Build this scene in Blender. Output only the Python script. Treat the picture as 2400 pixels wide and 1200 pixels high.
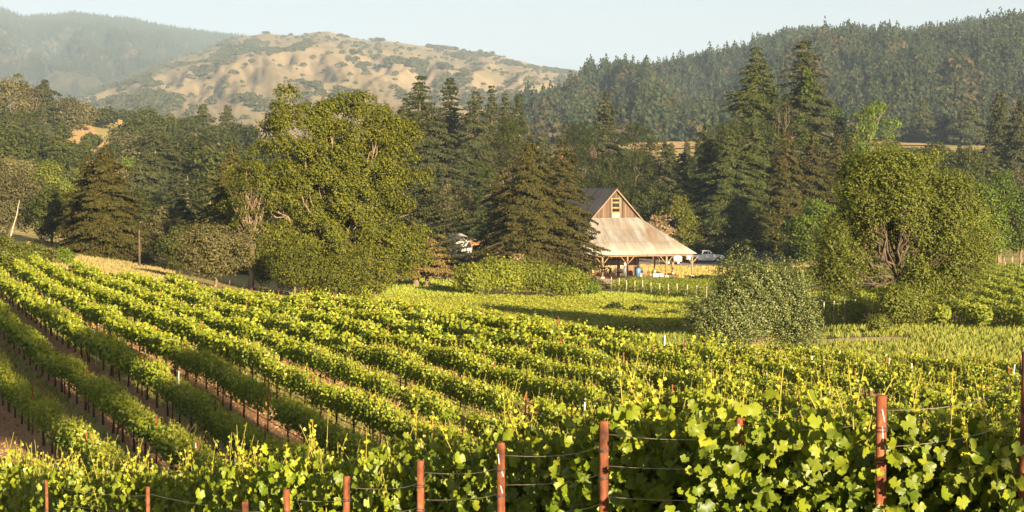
import bpy, math
import numpy as np
from mathutils import Vector, Matrix

for o in list(bpy.data.objects):
    bpy.data.objects.remove(o)
scene = bpy.context.scene
COL = scene.collection
R = math.radians

# ------------------------------------------------------------------ camera, sky, sun, exposure
F = 4478.0                       # focal length in pixels of a 2400 px wide frame
HORIZON = 400.0
PITCH = math.atan((600.0 - HORIZON) / F)
cam = bpy.data.cameras.new("camera")
cam.sensor_width = 36.0
cam.lens = 36.0 * F / 2400.0
cam.clip_start = 0.1
cam.clip_end = 30000.0
camo = bpy.data.objects.new("camera", cam)
COL.objects.link(camo)
camo.location = (0, 0, 0)
camo.rotation_euler = (math.pi / 2 - PITCH, 0, 0)
scene.camera = camo

SUN_AZ, SUN_EL = 23.0, 12.0      # degrees right of straight behind the camera, and up
sdir = Vector((math.sin(R(SUN_AZ)) * math.cos(R(SUN_EL)), -math.cos(R(SUN_AZ)) * math.cos(R(SUN_EL)), math.sin(R(SUN_EL))))
world = bpy.data.worlds.new("World")
scene.world = world
world.use_nodes = True
wn = world.node_tree.nodes
bg = wn["Background"]
sky = wn.new("ShaderNodeTexSky")
sky.sky_type = 'NISHITA'
sky.sun_disc = False
sky.sun_elevation = R(SUN_EL)
sky.sun_rotation = R(180 - SUN_AZ)
sky.altitude = 100
sky.air_density = 0.8
sky.dust_density = 1.4
sky.ozone_density = 2.5
hsv = wn.new("ShaderNodeHueSaturation")
hsv.inputs["Saturation"].default_value = .32
hsv.inputs["Value"].default_value = .56
world.node_tree.links.new(sky.outputs[0], hsv.inputs["Color"])
world.node_tree.links.new(hsv.outputs[0], bg.inputs[0])
bg.inputs[1].default_value = 0.05
ld = bpy.data.lights.new("sun", 'SUN')
ld.energy = 5.0
ld.angle = R(0.5)
ld.color = (1.0, 0.79, 0.51)
lo = bpy.data.objects.new("sun", ld)
COL.objects.link(lo)
lo.rotation_euler = sdir.to_track_quat('Z', 'Y').to_euler()
scene.view_settings.view_transform = 'Standard'
scene.view_settings.look = 'None'
scene.view_settings.exposure = 2.3
scene.view_settings.gamma = 1.0
scene.render.engine = 'CYCLES'
scene.cycles.max_bounces = 6
scene.cycles.diffuse_bounces = 3
scene.cycles.glossy_bounces = 2
scene.cycles.transmission_bounces = 4
scene.cycles.volume_bounces = 0
scene.cycles.use_denoising = True

# ------------------------------------------------------------------ picture geometry
CP, SP = math.cos(PITCH), math.sin(PITCH)


def xat(px, d):
    return (px - 1200.0) / F * d


def zat(py, d):
    yu = (600.0 - py) / F
    return (-SP + CP * yu) / (CP + SP * yu) * d


# ------------------------------------------------------------------ helpers
def tag(o, label=None, cat=None, group=None, kind=None):
    if label: o["label"] = label
    if cat: o["category"] = cat
    if group: o["group"] = group
    if kind: o["kind"] = kind
    return o


def empty(name, loc, rz=0.0):
    o = bpy.data.objects.new(name, None)
    o.empty_display_size = 0.2
    COL.objects.link(o)
    o.location = loc
    o.rotation_euler = (0, 0, rz)
    return o


class Geo:
    """collects vertices and faces, built into ONE mesh object"""
    def __init__(self):
        self.v, self.f, self.n, self.m, self.att = [], [], 0, [], []

    def add(self, V, Fs, mat=0, young=0.0):
        V = np.asarray(V, dtype=np.float64).reshape(-1, 3)
        Fs = np.asarray(Fs, dtype=np.int64)
        self.v.append(V)
        self.f.append(Fs + self.n)
        self.m.append(np.full(len(Fs), mat, dtype=np.int32))
        y = np.asarray(young, dtype=np.float32)
        self.att.append(np.full(len(V), float(y), dtype=np.float32) if y.ndim == 0 else y)
        self.n += len(V)
        return self

    def box(self, c, s, mat=0, rz=0.0):
        x, y, z = s[0] / 2, s[1] / 2, s[2] / 2
        V = np.array([(-x, -y, -z), (x, -y, -z), (x, y, -z), (-x, y, -z), (-x, -y, z), (x, -y, z), (x, y, z), (-x, y, z)])
        if rz:
            ca, sa = math.cos(rz), math.sin(rz)
            V = np.stack([V[:, 0] * ca - V[:, 1] * sa, V[:, 0] * sa + V[:, 1] * ca, V[:, 2]], 1)
        self.add(V + np.array(c), [(3, 2, 1, 0), (4, 5, 6, 7), (0, 1, 5, 4), (1, 2, 6, 5), (2, 3, 7, 6), (3, 0, 4, 7)], mat)
        return self

    def tube(self, pts, rad, sides=6, mat=0, cap=True):
        pts = np.asarray(pts, float)
        n = len(pts)
        rad = np.broadcast_to(np.asarray(rad, float), (n,))
        tan = np.gradient(pts, axis=0)
        tan /= np.maximum(np.linalg.norm(tan, axis=1, keepdims=True), 1e-9)
        ref = np.array((0.0, 0, 1.0)) if abs(tan[0][2]) < 0.9 else np.array((1.0, 0, 0))
        a = np.cross(tan, ref); a /= np.maximum(np.linalg.norm(a, axis=1, keepdims=True), 1e-9)
        b = np.cross(tan, a)
        th = np.linspace(0, 2 * math.pi, sides, endpoint=False)
        V = (pts[:, None, :] + rad[:, None, None] * (np.cos(th)[None, :, None] * a[:, None, :] + np.sin(th)[None, :, None] * b[:, None, :])).reshape(-1, 3)
        i = np.arange(n - 1)[:, None] * sides
        j = np.arange(sides)[None, :]
        k = (j + 1) % sides
        Q = np.stack([i + j, i + k, i + sides + k, i + sides + j], -1).reshape(-1, 4)
        self.add(V, Q, mat)
        if cap:
            o = self.n - n * sides
            for base, flip in ((o, True), (o + (n - 1) * sides, False)):
                c = V[(base - o):(base - o) + sides].mean(0)
                self.add(np.vstack([V[(base - o):(base - o) + sides], c]), [((q + 1) % sides, q, sides) if flip else (q, (q + 1) % sides, sides) for q in range(sides)], mat)
        return self

    def arrays(self):
        return np.concatenate(self.v), self.f, np.concatenate(self.m), np.concatenate(self.att)

    def mesh(self, name, mats, smooth=False):
        V = np.concatenate(self.v).astype(np.float32)
        me = bpy.data.meshes.new(name)
        me.vertices.add(len(V))
        me.vertices.foreach_set("co", V.ravel())
        loops = np.concatenate([f.ravel() for f in self.f]).astype(np.int32)
        sizes = np.concatenate([np.full(len(f), f.shape[1], dtype=np.int32) for f in self.f])
        starts = np.concatenate([[0], np.cumsum(sizes)[:-1]]).astype(np.int32)
        me.loops.add(len(loops))
        me.loops.foreach_set("vertex_index", loops)
        me.polygons.add(len(sizes))
        me.polygons.foreach_set("loop_start", starts)
        me.polygons.foreach_set("material_index", np.concatenate(self.m))
        if smooth:
            me.polygons.foreach_set("use_smooth", np.ones(len(sizes), dtype=bool))
        att = np.concatenate(self.att)
        if att.any():
            a = me.attributes.new("young", 'FLOAT', 'POINT')
            a.data.foreach_set("value", att)
        for m in (mats if isinstance(mats, (list, tuple)) else [mats]):
            me.materials.append(m)
        me.update(calc_edges=True)
        return me

    def build(self, name, mats, parent=None, smooth=False):
        o = bpy.data.objects.new(name, self.mesh(name, mats, smooth))
        COL.objects.link(o)
        if parent is not None:
            o.parent = parent
        return o


def link_mesh(name, me, parent=None):
    o = bpy.data.objects.new(name, me)
    COL.objects.link(o)
    if parent is not None:
        o.parent = parent
    return o


def copy_tree(o, parent=None):
    c = o.copy()
    COL.objects.link(c)
    if parent is not None:
        c.parent = parent
    for ch in o.children:
        copy_tree(ch, c)
    return c


def unit(a):
    return a / np.maximum(np.linalg.norm(a, axis=-1, keepdims=True), 1e-9)


def leaf_quads(P, N, s, rng, aspect=0.75, fold=0.12, T=None):
    """kite-shaped leaves at points P facing N, one free quad each"""
    n = len(P)
    N = unit(N)
    if T is None:
        T = rng.normal(size=(n, 3))
    T = unit(T - (T * N).sum(1, keepdims=True) * N)
    B = np.cross(N, T)
    s = np.broadcast_to(np.asarray(s, float), (n,))[:, None]
    V = np.stack([P - T * s * .5, P + B * s * aspect * .5 + N * s * fold, P + T * s * .5, P - B * s * aspect * .5 + N * s * fold], 1).reshape(-1, 3)
    return V, np.arange(4 * n).reshape(n, 4)


_o = [(0, -.12), (.14, -.34), (.34, -.36), (.43, -.14), (.56, .04), (.50, .20), (.34, .24), (.32, .42), (.13, .42), (0, .62)]
LOBE = np.array(_o + [(-x, y) for x, y in _o[-2:0:-1]])


def lobed_leaves(P, N, s, rng):
    """five-lobed grape leaves: a fan of 16 triangles each"""
    n = len(P)
    N = unit(N)
    T = rng.normal(size=(n, 3)) * .6 + np.array((0, 0, -.8))
    T = unit(T - (T * N).sum(1, keepdims=True) * N)
    B = np.cross(N, T)
    k = len(LOBE)
    cup = rng.uniform(-.8, .8, n)[:, None]
    wav = rng.uniform(-.09, .09, (n, k))
    r2 = (LOBE ** 2).sum(1)[None, :]
    h = cup * r2 + wav + np.abs(LOBE[:, 0])[None, :] * rng.uniform(-.1, .6, n)[:, None]
    s = np.broadcast_to(np.asarray(s, float), (n,))
    ring = P[:, None, :] + s[:, None, None] * (LOBE[None, :, :1] * B[:, None, :] + LOBE[None, :, 1:] * T[:, None, :] + h[:, :, None] * N[:, None, :])
    ctr = P[:, None, :] + s[:, None, None] * .06 * T[:, None, :]
    V = np.concatenate([ring, ctr], 1).reshape(-1, 3)
    q = np.arange(k)
    tri = np.stack([q, (q + 1) % k, np.full(k, k)], 1)
    Fs = (np.arange(n)[:, None, None] * (k + 1) + tri[None]).reshape(-1, 3)
    return V, Fs, k + 1


_rn = np.random.default_rng(5)
_LAT = _rn.random((256, 256))


def vnoise(x, y):
    x = np.asarray(x, float); y = np.asarray(y, float)
    xi = np.floor(x).astype(int); yi = np.floor(y).astype(int)
    fx = x - xi; fy = y - yi
    fx = fx * fx * (3 - 2 * fx); fy = fy * fy * (3 - 2 * fy)
    g = lambda a, b: _LAT[a % 256, b % 256]
    return (g(xi, yi) * (1 - fx) + g(xi + 1, yi) * fx) * (1 - fy) + (g(xi, yi + 1) * (1 - fx) + g(xi + 1, yi + 1) * fx) * fy


def fbm(x, y, o=4):
    a, s, t = 0.0, 1.0, 0.0
    for i in range(o):
        a = a + s * vnoise(x * 2 ** i + 17.3 * i, y * 2 ** i + 9.1 * i)
        t += s
        s *= .5
    return a / t


# ------------------------------------------------------------------ materials
def newmat(name):
    m = bpy.data.materials.new(name)
    m.use_nodes = True
    nt = m.node_tree
    return m, nt, nt.nodes["Principled BSDF"], nt.nodes["Material Output"]


def ramp(nt, fac, cols, pos=None):
    r = nt.nodes.new("ShaderNodeValToRGB")
    e = r.color_ramp.elements
    n = len(cols)
    while len(e) < n:
        e.new(0.5)
    for i, c in enumerate(cols):
        e[i].position = pos[i] if pos else i / (n - 1)
        e[i].color = (*c, 1)
    nt.links.new(fac, r.inputs[0])
    return r.outputs[0]


def noise(nt, scale, detail=4, rough=.55, vec=None, dist=0.0):
    n = nt.nodes.new("ShaderNodeTexNoise")
    n.inputs["Scale"].default_value = scale
    n.inputs["Detail"].default_value = detail
    n.inputs["Roughness"].default_value = rough
    n.inputs["Distortion"].default_value = dist
    if vec is not None:
        nt.links.new(vec, n.inputs["Vector"])
    return n.outputs["Fac"]


def pos(nt):
    return nt.nodes.new("ShaderNodeNewGeometry").outputs["Position"]


def objco(nt):
    return nt.nodes.new("ShaderNodeTexCoord").outputs["Object"]


def mixc(nt, fac, a, b, mode='MIX'):
    m = nt.nodes.new("ShaderNodeMix")
    m.data_type = 'RGBA'
    m.blend_type = mode
    for sock, v in ((m.inputs[0], fac), (m.inputs[6], a), (m.inputs[7], b)):
        if hasattr(v, "links") or hasattr(v, "is_linked"):
            nt.links.new(v, sock)
        elif isinstance(v, (int, float)):
            sock.default_value = v
        else:
            sock.default_value = (*v, 1)
    return m.outputs[2]


def math_n(nt, op, a, b=None, clamp=False):
    m = nt.nodes.new("ShaderNodeMath")
    m.operation = op
    m.use_clamp = clamp
    for i, v in enumerate((a, b)):
        if v is None: continue
        if isinstance(v, (int, float)): m.inputs[i].default_value = v
        else: nt.links.new(v, m.inputs[i])
    return m.outputs[0]


def bump(nt, bs, h, strength, dist):
    b = nt.nodes.new("ShaderNodeBump")
    b.inputs["Strength"].default_value = strength
    b.inputs["Distance"].default_value = dist
    nt.links.new(h, b.inputs["Height"])
    nt.links.new(b.outputs[0], bs.inputs["Normal"])


def foliage(name, cols, trans=.3, rough=.65, spec=.15, young=None, objvar=.35, even=.65):
    """leaves: colour varies from leaf to leaf and, less, from plant to plant; some light comes through"""
    m, nt, bs, out = newmat(name)
    g = nt.nodes.new("ShaderNodeNewGeometry")
    md = np.array(cols[len(cols) // 2])
    cols = [tuple(md + (np.array(q) - md) * even) for q in cols]
    c = ramp(nt, g.outputs["Random Per Island"], cols)
    oi = nt.nodes.new("ShaderNodeObjectInfo")
    c = mixc(nt, 1.0, c, ramp(nt, oi.outputs["Random"], [(1 - objvar,) * 3, (1 + objvar * .6, 1 + objvar * .4, 1.0)]), 'MULTIPLY')
    if young:
        a = nt.nodes.new("ShaderNodeAttribute")
        a.attribute_name = "young"
        c = mixc(nt, a.outputs["Fac"], c, young)
    nt.links.new(c, bs.inputs["Base Color"])
    bs.inputs["Roughness"].default_value = rough
    bs.inputs["Specular IOR Level"].default_value = spec
    t = nt.nodes.new("ShaderNodeBsdfTranslucent")
    nt.links.new(c, t.inputs["Color"])
    mx = nt.nodes.new("ShaderNodeMixShader")
    mx.inputs[0].default_value = trans
    nt.links.new(bs.outputs[0], mx.inputs[1])
    nt.links.new(t.outputs[0], mx.inputs[2])
    nt.links.new(mx.outputs[0], out.inputs["Surface"])
    return m


def mottled(name, cols, scale, rough=.85, stretch=None, bmp=0.0, bdist=.02, metallic=0.0, spec=.3, detail=5, con=2.2):
    m, nt, bs, out = newmat(name)
    v = objco(nt)
    if stretch:
        mp = nt.nodes.new("ShaderNodeMapping")
        mp.inputs["Scale"].default_value = stretch
        nt.links.new(v, mp.inputs["Vector"])
        v = mp.outputs[0]
    f = noise(nt, scale, detail, .6, v)
    f2 = math_n(nt, 'MULTIPLY', math_n(nt, 'SUBTRACT', f, .5 - .5 / con), con, True)
    nt.links.new(ramp(nt, f2, cols), bs.inputs["Base Color"])
    bs.inputs["Roughness"].default_value = rough
    bs.inputs["Metallic"].default_value = metallic
    bs.inputs["Specular IOR Level"].default_value = spec
    if bmp:
        bump(nt, bs, f, bmp, bdist)
    return m


M = {}
M['vine'] = foliage("vine_leaf", [(.05, .10, .008), (.125, .195, .012), (.26, .31, .02)], .40, .45, .4, (.46, .45, .035), .2, .9)
M['vine_block'] = foliage("vine_block_leaf", [(.14, .19, .025), (.25, .28, .038), (.36, .37, .06)], .3, .6, .2)
M['vine_far'] = foliage("vine_far_leaf", [(.075, .115, .014), (.145, .185, .022), (.25, .27, .038)], .35, .6, .2)
M['shoot'] = mottled("green_shoot", [(.2, .22, .03), (.28, .2, .06)], 20)
M['bay'] = foliage("bay_leaf", [(.028, .045, .006), (.070, .084, .009), (.16, .155, .018)], .25)
M['oak'] = foliage("oak_leaf", [(.018, .029, .006), (.038, .050, .010), (.072, .078, .016)], .2)
M['oak_grey'] = foliage("grey_oak_leaf", [(.045, .048, .02), (.085, .083, .033), (.15, .13, .055)], .2)
M['redwood'] = foliage("redwood_needle", [(.022, .028, .007), (.046, .046, .010), (.09, .070, .016)], .15, .7, .1)
M['fir'] = foliage("fir_needle", [(.012, .022, .006), (.027, .040, .008), (.066, .072, .014)], .15, .7, .15)
M['fir_grey'] = foliage("grey_fir_needle", [(.016, .024, .009), (.034, .043, .013), (.068, .066, .020)], .15, .7, .15)
M['pine'] = foliage("pine_needle", [(.015, .027, .006), (.035, .050, .009), (.075, .082, .016)], .15, .7, .15)
M['green'] = foliage("bright_leaf", [(.035, .07, .010), (.08, .125, .016), (.15, .19, .025)], .3)
M['willow'] = foliage("willow_leaf", [(.05, .075, .010), (.10, .125, .015), (.20, .21, .03)], .3, .6, .3)
M['silver'] = foliage("silver_leaf", [(.028, .052, .011), (.075, .10, .026), (.25, .25, .10)], .2, .5, .3, None, 0, 1.0)
M['shrub'] = foliage("shrub_leaf", [(.07, .11, .012), (.15, .18, .018), (.26, .27, .04)], .3)
M['twig'] = foliage("dry_twig", [(.12, .09, .05), (.2, .15, .09), (.27, .2, .12)], .1)
M['tan'] = foliage("dry_needle", [(.10, .075, .022), (.19, .14, .04), (.27, .19, .06)], .2)
M['far_conifer'] = foliage("far_conifer", [(.007, .015, .009), (.013, .025, .012), (.024, .036, .015), (.05, .045, .021)], .1, .8, .1)
M['far_oak'] = foliage("far_oak", [(.018, .026, .010), (.03, .04, .014), (.05, .055, .02)], .1, .8, .1)
M['bark'] = mottled("bark", [(.07, .05, .032), (.16, .115, .07), (.26, .19, .12)], 3, .9, (1, 1, .25), .6, .05)
M['bark_red'] = mottled("redwood_bark", [(.06, .032, .02), (.13, .07, .042), (.21, .12, .075)], 4, .9, (1, 1, .2), .6, .05)
M['bark_dark'] = mottled("dark_bark", [(.03, .022, .015), (.07, .05, .033), (.13, .095, .06)], 4, .9, (1, 1, .3), .6, .05)
M['bark_pale'] = mottled("pale_bark", [(.2, .16, .11), (.34, .28, .2), (.45, .38, .28)], 2, .85)
M['vine_trunk'] = mottled("vine_trunk", [(.025, .017, .012), (.06, .04, .026), (.11, .075, .05)], 14, .95, (1, 1, .3), .8, .02)
M['rust'] = mottled("rusted_steel", [(.022, .010, .007), (.10, .030, .013), (.19, .060, .024), (.30, .14, .07)], 8, .85, (1, 1, .4), .5, .004, con=3.6)
M['stake_white'] = mottled("white_stake", [(.55, .53, .5), (.75, .74, .7)], 6, .6)
M['hose'] = mottled("black_hose", [(.012, .012, .013), (.03, .03, .03)], 8, .5)
M['wire'] = mottled("trellis_wire", [(.3, .27, .22), (.5, .46, .38)], 20, .4, metallic=.6)
M['post_wood'] = mottled("pale_post", [(.2, .165, .12), (.34, .29, .22), (.46, .40, .32)], 5, .85, (1, 1, .3))
M['fence_wood'] = mottled("fence_rail", [(.12, .085, .055), (.25, .18, .12), (.4, .3, .2)], 4, .9)
M['white_paint'] = mottled("white_paint", [(.66, .64, .6), (.8, .79, .76)], 2, .6)

# ------------------------------------------------------------------ ground height
CTRL = []
for p in (-1400, -400, 600, 1200, 1800, 2800, 3800):
    CTRL.append((p, 3.0, -1.95))
CTRL += [(2395, 9.6, -2.6), (2070, 10.05, -2.88), (1728, 10.8, -3.07), (1416, 11.6, -3.22), (1175, 12.5, -3.48), (985, 13.4, -3.73), (803, 14.3, -3.99),
         (682, 14.9, -4.19), (590, 15.4, -4.37), (343, 19, -4.84), (105, 22.5, -5.34), (2800, 15, -4.2), (2400, 22, -5.6), (1728, 22, -5.6), (1416, 24, -6.2), (1175, 25, -6.7), (985, 27, -7.1), (700, 30, -7.4), (300, 34, -7.6), (0, 42, -7.9)]
for p, pr in ((0, ((69, -8.5), (89, -7.7), (109, -7.15), (128, -6.9), (160, -7.6), (200, -8.4), (250, -9.2), (400, -6), (600, 5), (700, 15), (850, 26), (1100, 26), (1600, 5), (3000, 0))),
              (250, ((50, -8.3), (69, -7.85), (107, -7.6), (160, -8.6), (250, -10.5), (400, -8), (600, 3), (700, 11), (850, 24), (1100, 26), (1600, 5))),
              (600, ((43, -8.15), (69, -7.85), (100, -7.9), (140, -9.2), (200, -12.2), (300, -13), (500, -10), (800, -4), (1500, 5))),
              (800, ((42.8, -8.05), (66, -7.95), (102, -7.95), (130, -9.8), (190, -12.9), (216, -14), (256, -14), (400, -14), (900, 0))),
              (1200, ((46, -8.1), (60, -8), (88, -7.9), (115, -10), (170, -13.5), (200, -13.8), (281, -15.6), (400, -15), (600, -8), (900, 10), (1500, 10), (3000, 0))),
              (1600, ((36, -7.7), (51, -7.85), (75, -7.85), (95, -9.0), (110, -10.2), (170, -13.5), (224, -15), (281, -16), (330, -16), (450, -13), (900, 12), (1100, 17), (1500, 20))),
              (2000, ((35, -7.4), (50, -7.8), (67, -7.9), (100, -8.95), (122, -10), (200, -12.5), (306, -15), (450, -13), (900, 12), (1500, 20))),
              (2400, ((35, -7.4), (58, -7.9), (69, -7.9), (100, -8.95), (122, -10), (200, -12), (306, -14), (500, -10), (900, 12), (1500, 20), (3000, 10)))):
    for d, z in pr:
        CTRL.append((p, d, z))
for p in (-1400, 3800):
    src = 0 if p < 0 else 2400
    for c in list(CTRL):
        if c[0] == src and c[1] > 30:
            CTRL.append((p, c[1], c[2]))
for p in (-1400, 200, 1200, 2200, 3800):
    CTRL.append((p, 9000, 0))
CTRL = np.array(CTRL, float)


def _co(px, d):
    return np.stack([np.asarray(px) / 700.0, 1.7 * np.log(np.asarray(d))], -1)


_C = _co(CTRL[:, 0], CTRL[:, 1])


def _phi(r2):
    return .5 * r2 * np.log(np.maximum(r2, 1e-12))


_n = len(_C)
_A = np.zeros((_n + 3, _n + 3))
_A[:_n, :_n] = _phi(((_C[:, None] - _C[None]) ** 2).sum(-1)) + np.eye(_n) * .02
_A[:_n, _n] = 1; _A[:_n, _n + 1:] = _C
_A[_n, :_n] = 1; _A[_n + 1:, :_n] = _C.T
_W = np.linalg.solve(_A, np.concatenate([CTRL[:, 2], np.zeros(3)]))


def ground(x, y):
    x = np.asarray(x, float); y = np.asarray(y, float)
    sh = np.broadcast(x, y).shape
    r = np.maximum(np.hypot(x, y), 1e-6)
    az = np.clip(np.arctan2(x, y), -0.5, 0.5)
    px = 1200 + F * np.tan(az)
    d = np.clip(r * np.cos(az), 3.0, 9000)
    q = _co(np.ravel(px), np.ravel(d))
    out = np.empty(len(q))
    for i in range(0, len(q), 4000):
        k = q[i:i + 4000]
        out[i:i + 4000] = _phi(((k[:, None] - _C[None]) ** 2).sum(-1)) @ _W[:_n] + _W[_n] + k @ _W[_n + 1:]
    out = out.reshape(sh)
    return out


def g1(x, y):
    return float(ground(x, y))


# rows of the near vineyard: direction U, spacing along NN
UA = R(21.0)
U = np.array((-math.sin(UA), math.cos(UA)))
NN = np.array((math.cos(UA), math.sin(UA)))
ROW0, ROWS = 5.3, 2.15
EDGE_PX = [-900, 0, 200, 400, 600, 800, 1000, 1200, 1400, 1600, 2000, 2400, 3300]
EDGE_D = [150, 131, 126, 118, 110, 102, 96, 88, 82, 75, 69, 68, 68]


def edge_d(px):
    return np.interp(px, EDGE_PX, EDGE_D)


# ------------------------------------------------------------------ the haze in the valley
hz = Geo().box((0, 0, 285), (19400, 19400, 630)).build("haze", [])
tag(hz, kind='stuff')
hm = bpy.data.materials.new("haze")
hm.use_nodes = True
for n in list(hm.node_tree.nodes):
    if n.type != 'OUTPUT_MATERIAL':
        hm.node_tree.nodes.remove(n)
pv = hm.node_tree.nodes.new("ShaderNodeVolumePrincipled")
pv.inputs["Color"].default_value = (.54, .73, 1.0, 1)
pv.inputs["Density"].default_value = 0.8e-4
pv.inputs["Anisotropy"].default_value = 0.0
hm.node_tree.links.new(pv.outputs[0], [n for n in hm.node_tree.nodes if n.type == 'OUTPUT_MATERIAL'][0].inputs["Volume"])
hz.data.materials.append(hm)

# ------------------------------------------------------------------ ground sheet
gm, nt, bs, out = newmat("ground")
p = pos(nt)
sep = nt.nodes.new("ShaderNodeSeparateXYZ")
nt.links.new(p, sep.inputs[0])
offs = math_n(nt, 'ADD', math_n(nt, 'MULTIPLY', sep.outputs[0], float(NN[0])), math_n(nt, 'MULTIPLY', sep.outputs[1], float(NN[1])))
rowpos = math_n(nt, 'DIVIDE', math_n(nt, 'SUBTRACT', offs, ROW0), ROWS)
nbig = noise(nt, .9, 4, .6, p)
nsm = noise(nt, 7.0, 6, .65, p)
nmid = noise(nt, .08, 4, .6, p)
soil = ramp(nt, nsm, [(.20, .105, .05), (.36, .20, .10), (.50, .31, .17)], [.3, .5, .72])
turf = ramp(nt, nsm, [(.16, .16, .04), (.3, .25, .08), (.44, .34, .14)], [.3, .5, .7])
par = math_n(nt, 'ABSOLUTE', math_n(nt, 'SUBTRACT', math_n(nt, 'FLOORED_MODULO', math_n(nt, 'MULTIPLY', rowpos, .5), 1.0), .25))   # 0 mid of even gap
gfac = math_n(nt, 'GREATER_THAN', math_n(nt, 'ADD', par, math_n(nt, 'MULTIPLY', math_n(nt, 'SUBTRACT', nbig, .5), .22)), .29)
rows_c = mixc(nt, gfac, soil, turf)
dry = ramp(nt, math_n(nt, 'ADD', math_n(nt, 'MULTIPLY', nmid, .6), math_n(nt, 'MULTIPLY', nbig, .4)), [(.16, .16, .04), (.34, .27, .10), (.46, .34, .15)], [.35, .5, .65])
dist = math_n(nt, 'LENGTH' if False else 'MULTIPLY', sep.outputs[1], 1.0)
far = math_n(nt, 'MULTIPLY', math_n(nt, 'SUBTRACT', dist, 92.0), .05, True)
nt.links.new(mixc(nt, far, rows_c, dry), bs.inputs["Base Color"])
bs.inputs["Roughness"].default_value = .95
bs.inputs["Specular IOR Level"].default_value = .1
bump(nt, bs, nsm, .9, .09)
rs = np.concatenate([[0.01], np.geomspace(2.0, 9000, 330)])
azs = np.unique(np.concatenate([np.linspace(-math.pi, -.34, 50), np.linspace(-.34, .34, 190), np.linspace(.34, math.pi, 50)]))
RR, AA = np.meshgrid(rs, azs, indexing='ij')
GX, GY = RR * np.sin(AA), RR * np.cos(AA)
GZ = ground(GX, GY)
na = len(azs)
I = np.arange(len(rs) - 1)[:, None] * na
J = np.arange(na - 1)[None, :]
Q = np.stack([I + J, I + na + J, I + na + J + 1, I + J + 1], -1).reshape(-1, 4)[:, ::-1]
gr = Geo().add(np.stack([GX, GY, GZ], -1).reshape(-1, 3), Q).build("ground", gm, smooth=True)
tag(gr, kind='structure')


def gmesh(x, y):
    """height of the ground MESH at (x, y): bilinear in the polar grid"""
    x = np.asarray(x, float); y = np.asarray(y, float)
    r = np.hypot(x, y); a = np.arctan2(x, y)
    i = np.clip(np.searchsorted(rs, r) - 1, 0, len(rs) - 2)
    j = np.clip(np.searchsorted(azs, a) - 1, 0, na - 2)
    fr = (r - rs[i]) / (rs[i + 1] - rs[i]); fa = (a - azs[j]) / (azs[j + 1] - azs[j])
    return (GZ[i, j] * (1 - fr) + GZ[i + 1, j] * fr) * (1 - fa) + (GZ[i, j + 1] * (1 - fr) + GZ[i + 1, j + 1] * fr) * fa


def sheet(name, poly_px, mat, lift, nx=40, ny=14):
    """poly_px: left and right borders as lists of (px, d) pairs from near to far; a sheet laid on the ground"""
    L = np.array(poly_px[0], float); Rr = np.array(poly_px[1], float)
    t = np.linspace(0, 1, ny)
    ip = lambda A, k: np.interp(t, np.linspace(0, 1, len(A)), A[:, k])
    lx, ly, rx, ry = ip(L, 0), ip(L, 1), ip(Rr, 0), ip(Rr, 1)
    s = np.linspace(0, 1, nx)[None, :]
    d = ly[:, None] * (1 - s) + ry[:, None] * s
    xl = (lx - 1200) / F * ly; xr = (rx - 1200) / F * ry
    x = xl[:, None] * (1 - s) + xr[:, None] * s
    z = gmesh(x, d) + lift
    V = np.stack([x, d, z], -1).reshape(-1, 3)
    i = np.arange(ny - 1)[:, None] * nx; j = np.arange(nx - 1)[None]
    Q = np.stack([i + j, i + j + 1, i + nx + j + 1, i + nx + j], -1).reshape(-1, 4)
    o = Geo().add(V, Q).build(name, mat, smooth=True)
    tag(o, kind='structure')
    return o


asph = mottled("asphalt", [(.17, .14, .115), (.24, .195, .16), (.3, .245, .2)], .6, .9)
lawn = mottled("dry_lawn", [(.3, .26, .07), (.46, .36, .11), (.56, .42, .15)], .35, .95, detail=8)
dirt = mottled("dirt_track", [(.32, .2, .11), (.48, .33, .2), (.58, .42, .27)], .8, .95, bmp=.5, bdist=.05, detail=8)
meadow = mottled("green_meadow", [(.13, .18, .022), (.22, .26, .03), (.31, .33, .05)], .4, .95, detail=8)
field = mottled("golden_field", [(.3, .19, .06), (.42, .27, .1), (.5, .33, .13)], .05, .95, detail=8)
sheet("driveway", ([(1540, 264), (1380, 300), (1380, 350)], [(1960, 262), (1800, 318), (1800, 350)]), asph, .10, 60, 24)
sheet("barn_yard", ([(1360, 262), (1330, 310)], [(1650, 266), (1600, 318)]), dirt, .16)
sheet("lawn", ([(1625, 283), (1500, 322)], [(1940, 270), (1930, 300)]), lawn, .20, 50, 14)
sheet("dirt_road", ([(1850, 99), (1800, 104)], [(2200, 98), (2080, 103)]), dirt, .06, 60, 12)
sheet("meadow", ([(700, 200), (740, 262)], [(1120, 200), (1110, 252)]), meadow, .08, 50, 24)
sheet("meadow", ([(1330, 205), (1380, 242)], [(1900, 194), (1440, 246)]), meadow, .08, 60, 16)
sheet("country_lane", ([(700, 268), (700, 276)], [(1130, 264), (1130, 274)]), asph, .10, 40, 5)
sheet("golden_slope", ([(1480, 830), (1500, 960)], [(1700, 840), (1700, 960)]), field, .5, 20, 20)
sheet("golden_slope", ([(1980, 900), (1980, 1000)], [(2200, 880), (2200, 1000)]), field, .5, 20, 20)
sheet("golden_hillside", ([(60, 640), (40, 800)], [(270, 610), (200, 800)]), field, .4, 30, 30)
sheet("golden_hillside", ([(150, 830), (180, 1000)], [(330, 800), (330, 1000)]), field, .4, 30, 30)
sheet("dry_clearing", ([(60, 150), (60, 260)], [(400, 150), (420, 260)]), mottled("dry_clearing", [(.16, .14, .05), (.26, .2, .08), (.36, .26, .11)], .15, .95, detail=8), .10, 50, 40)

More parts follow.
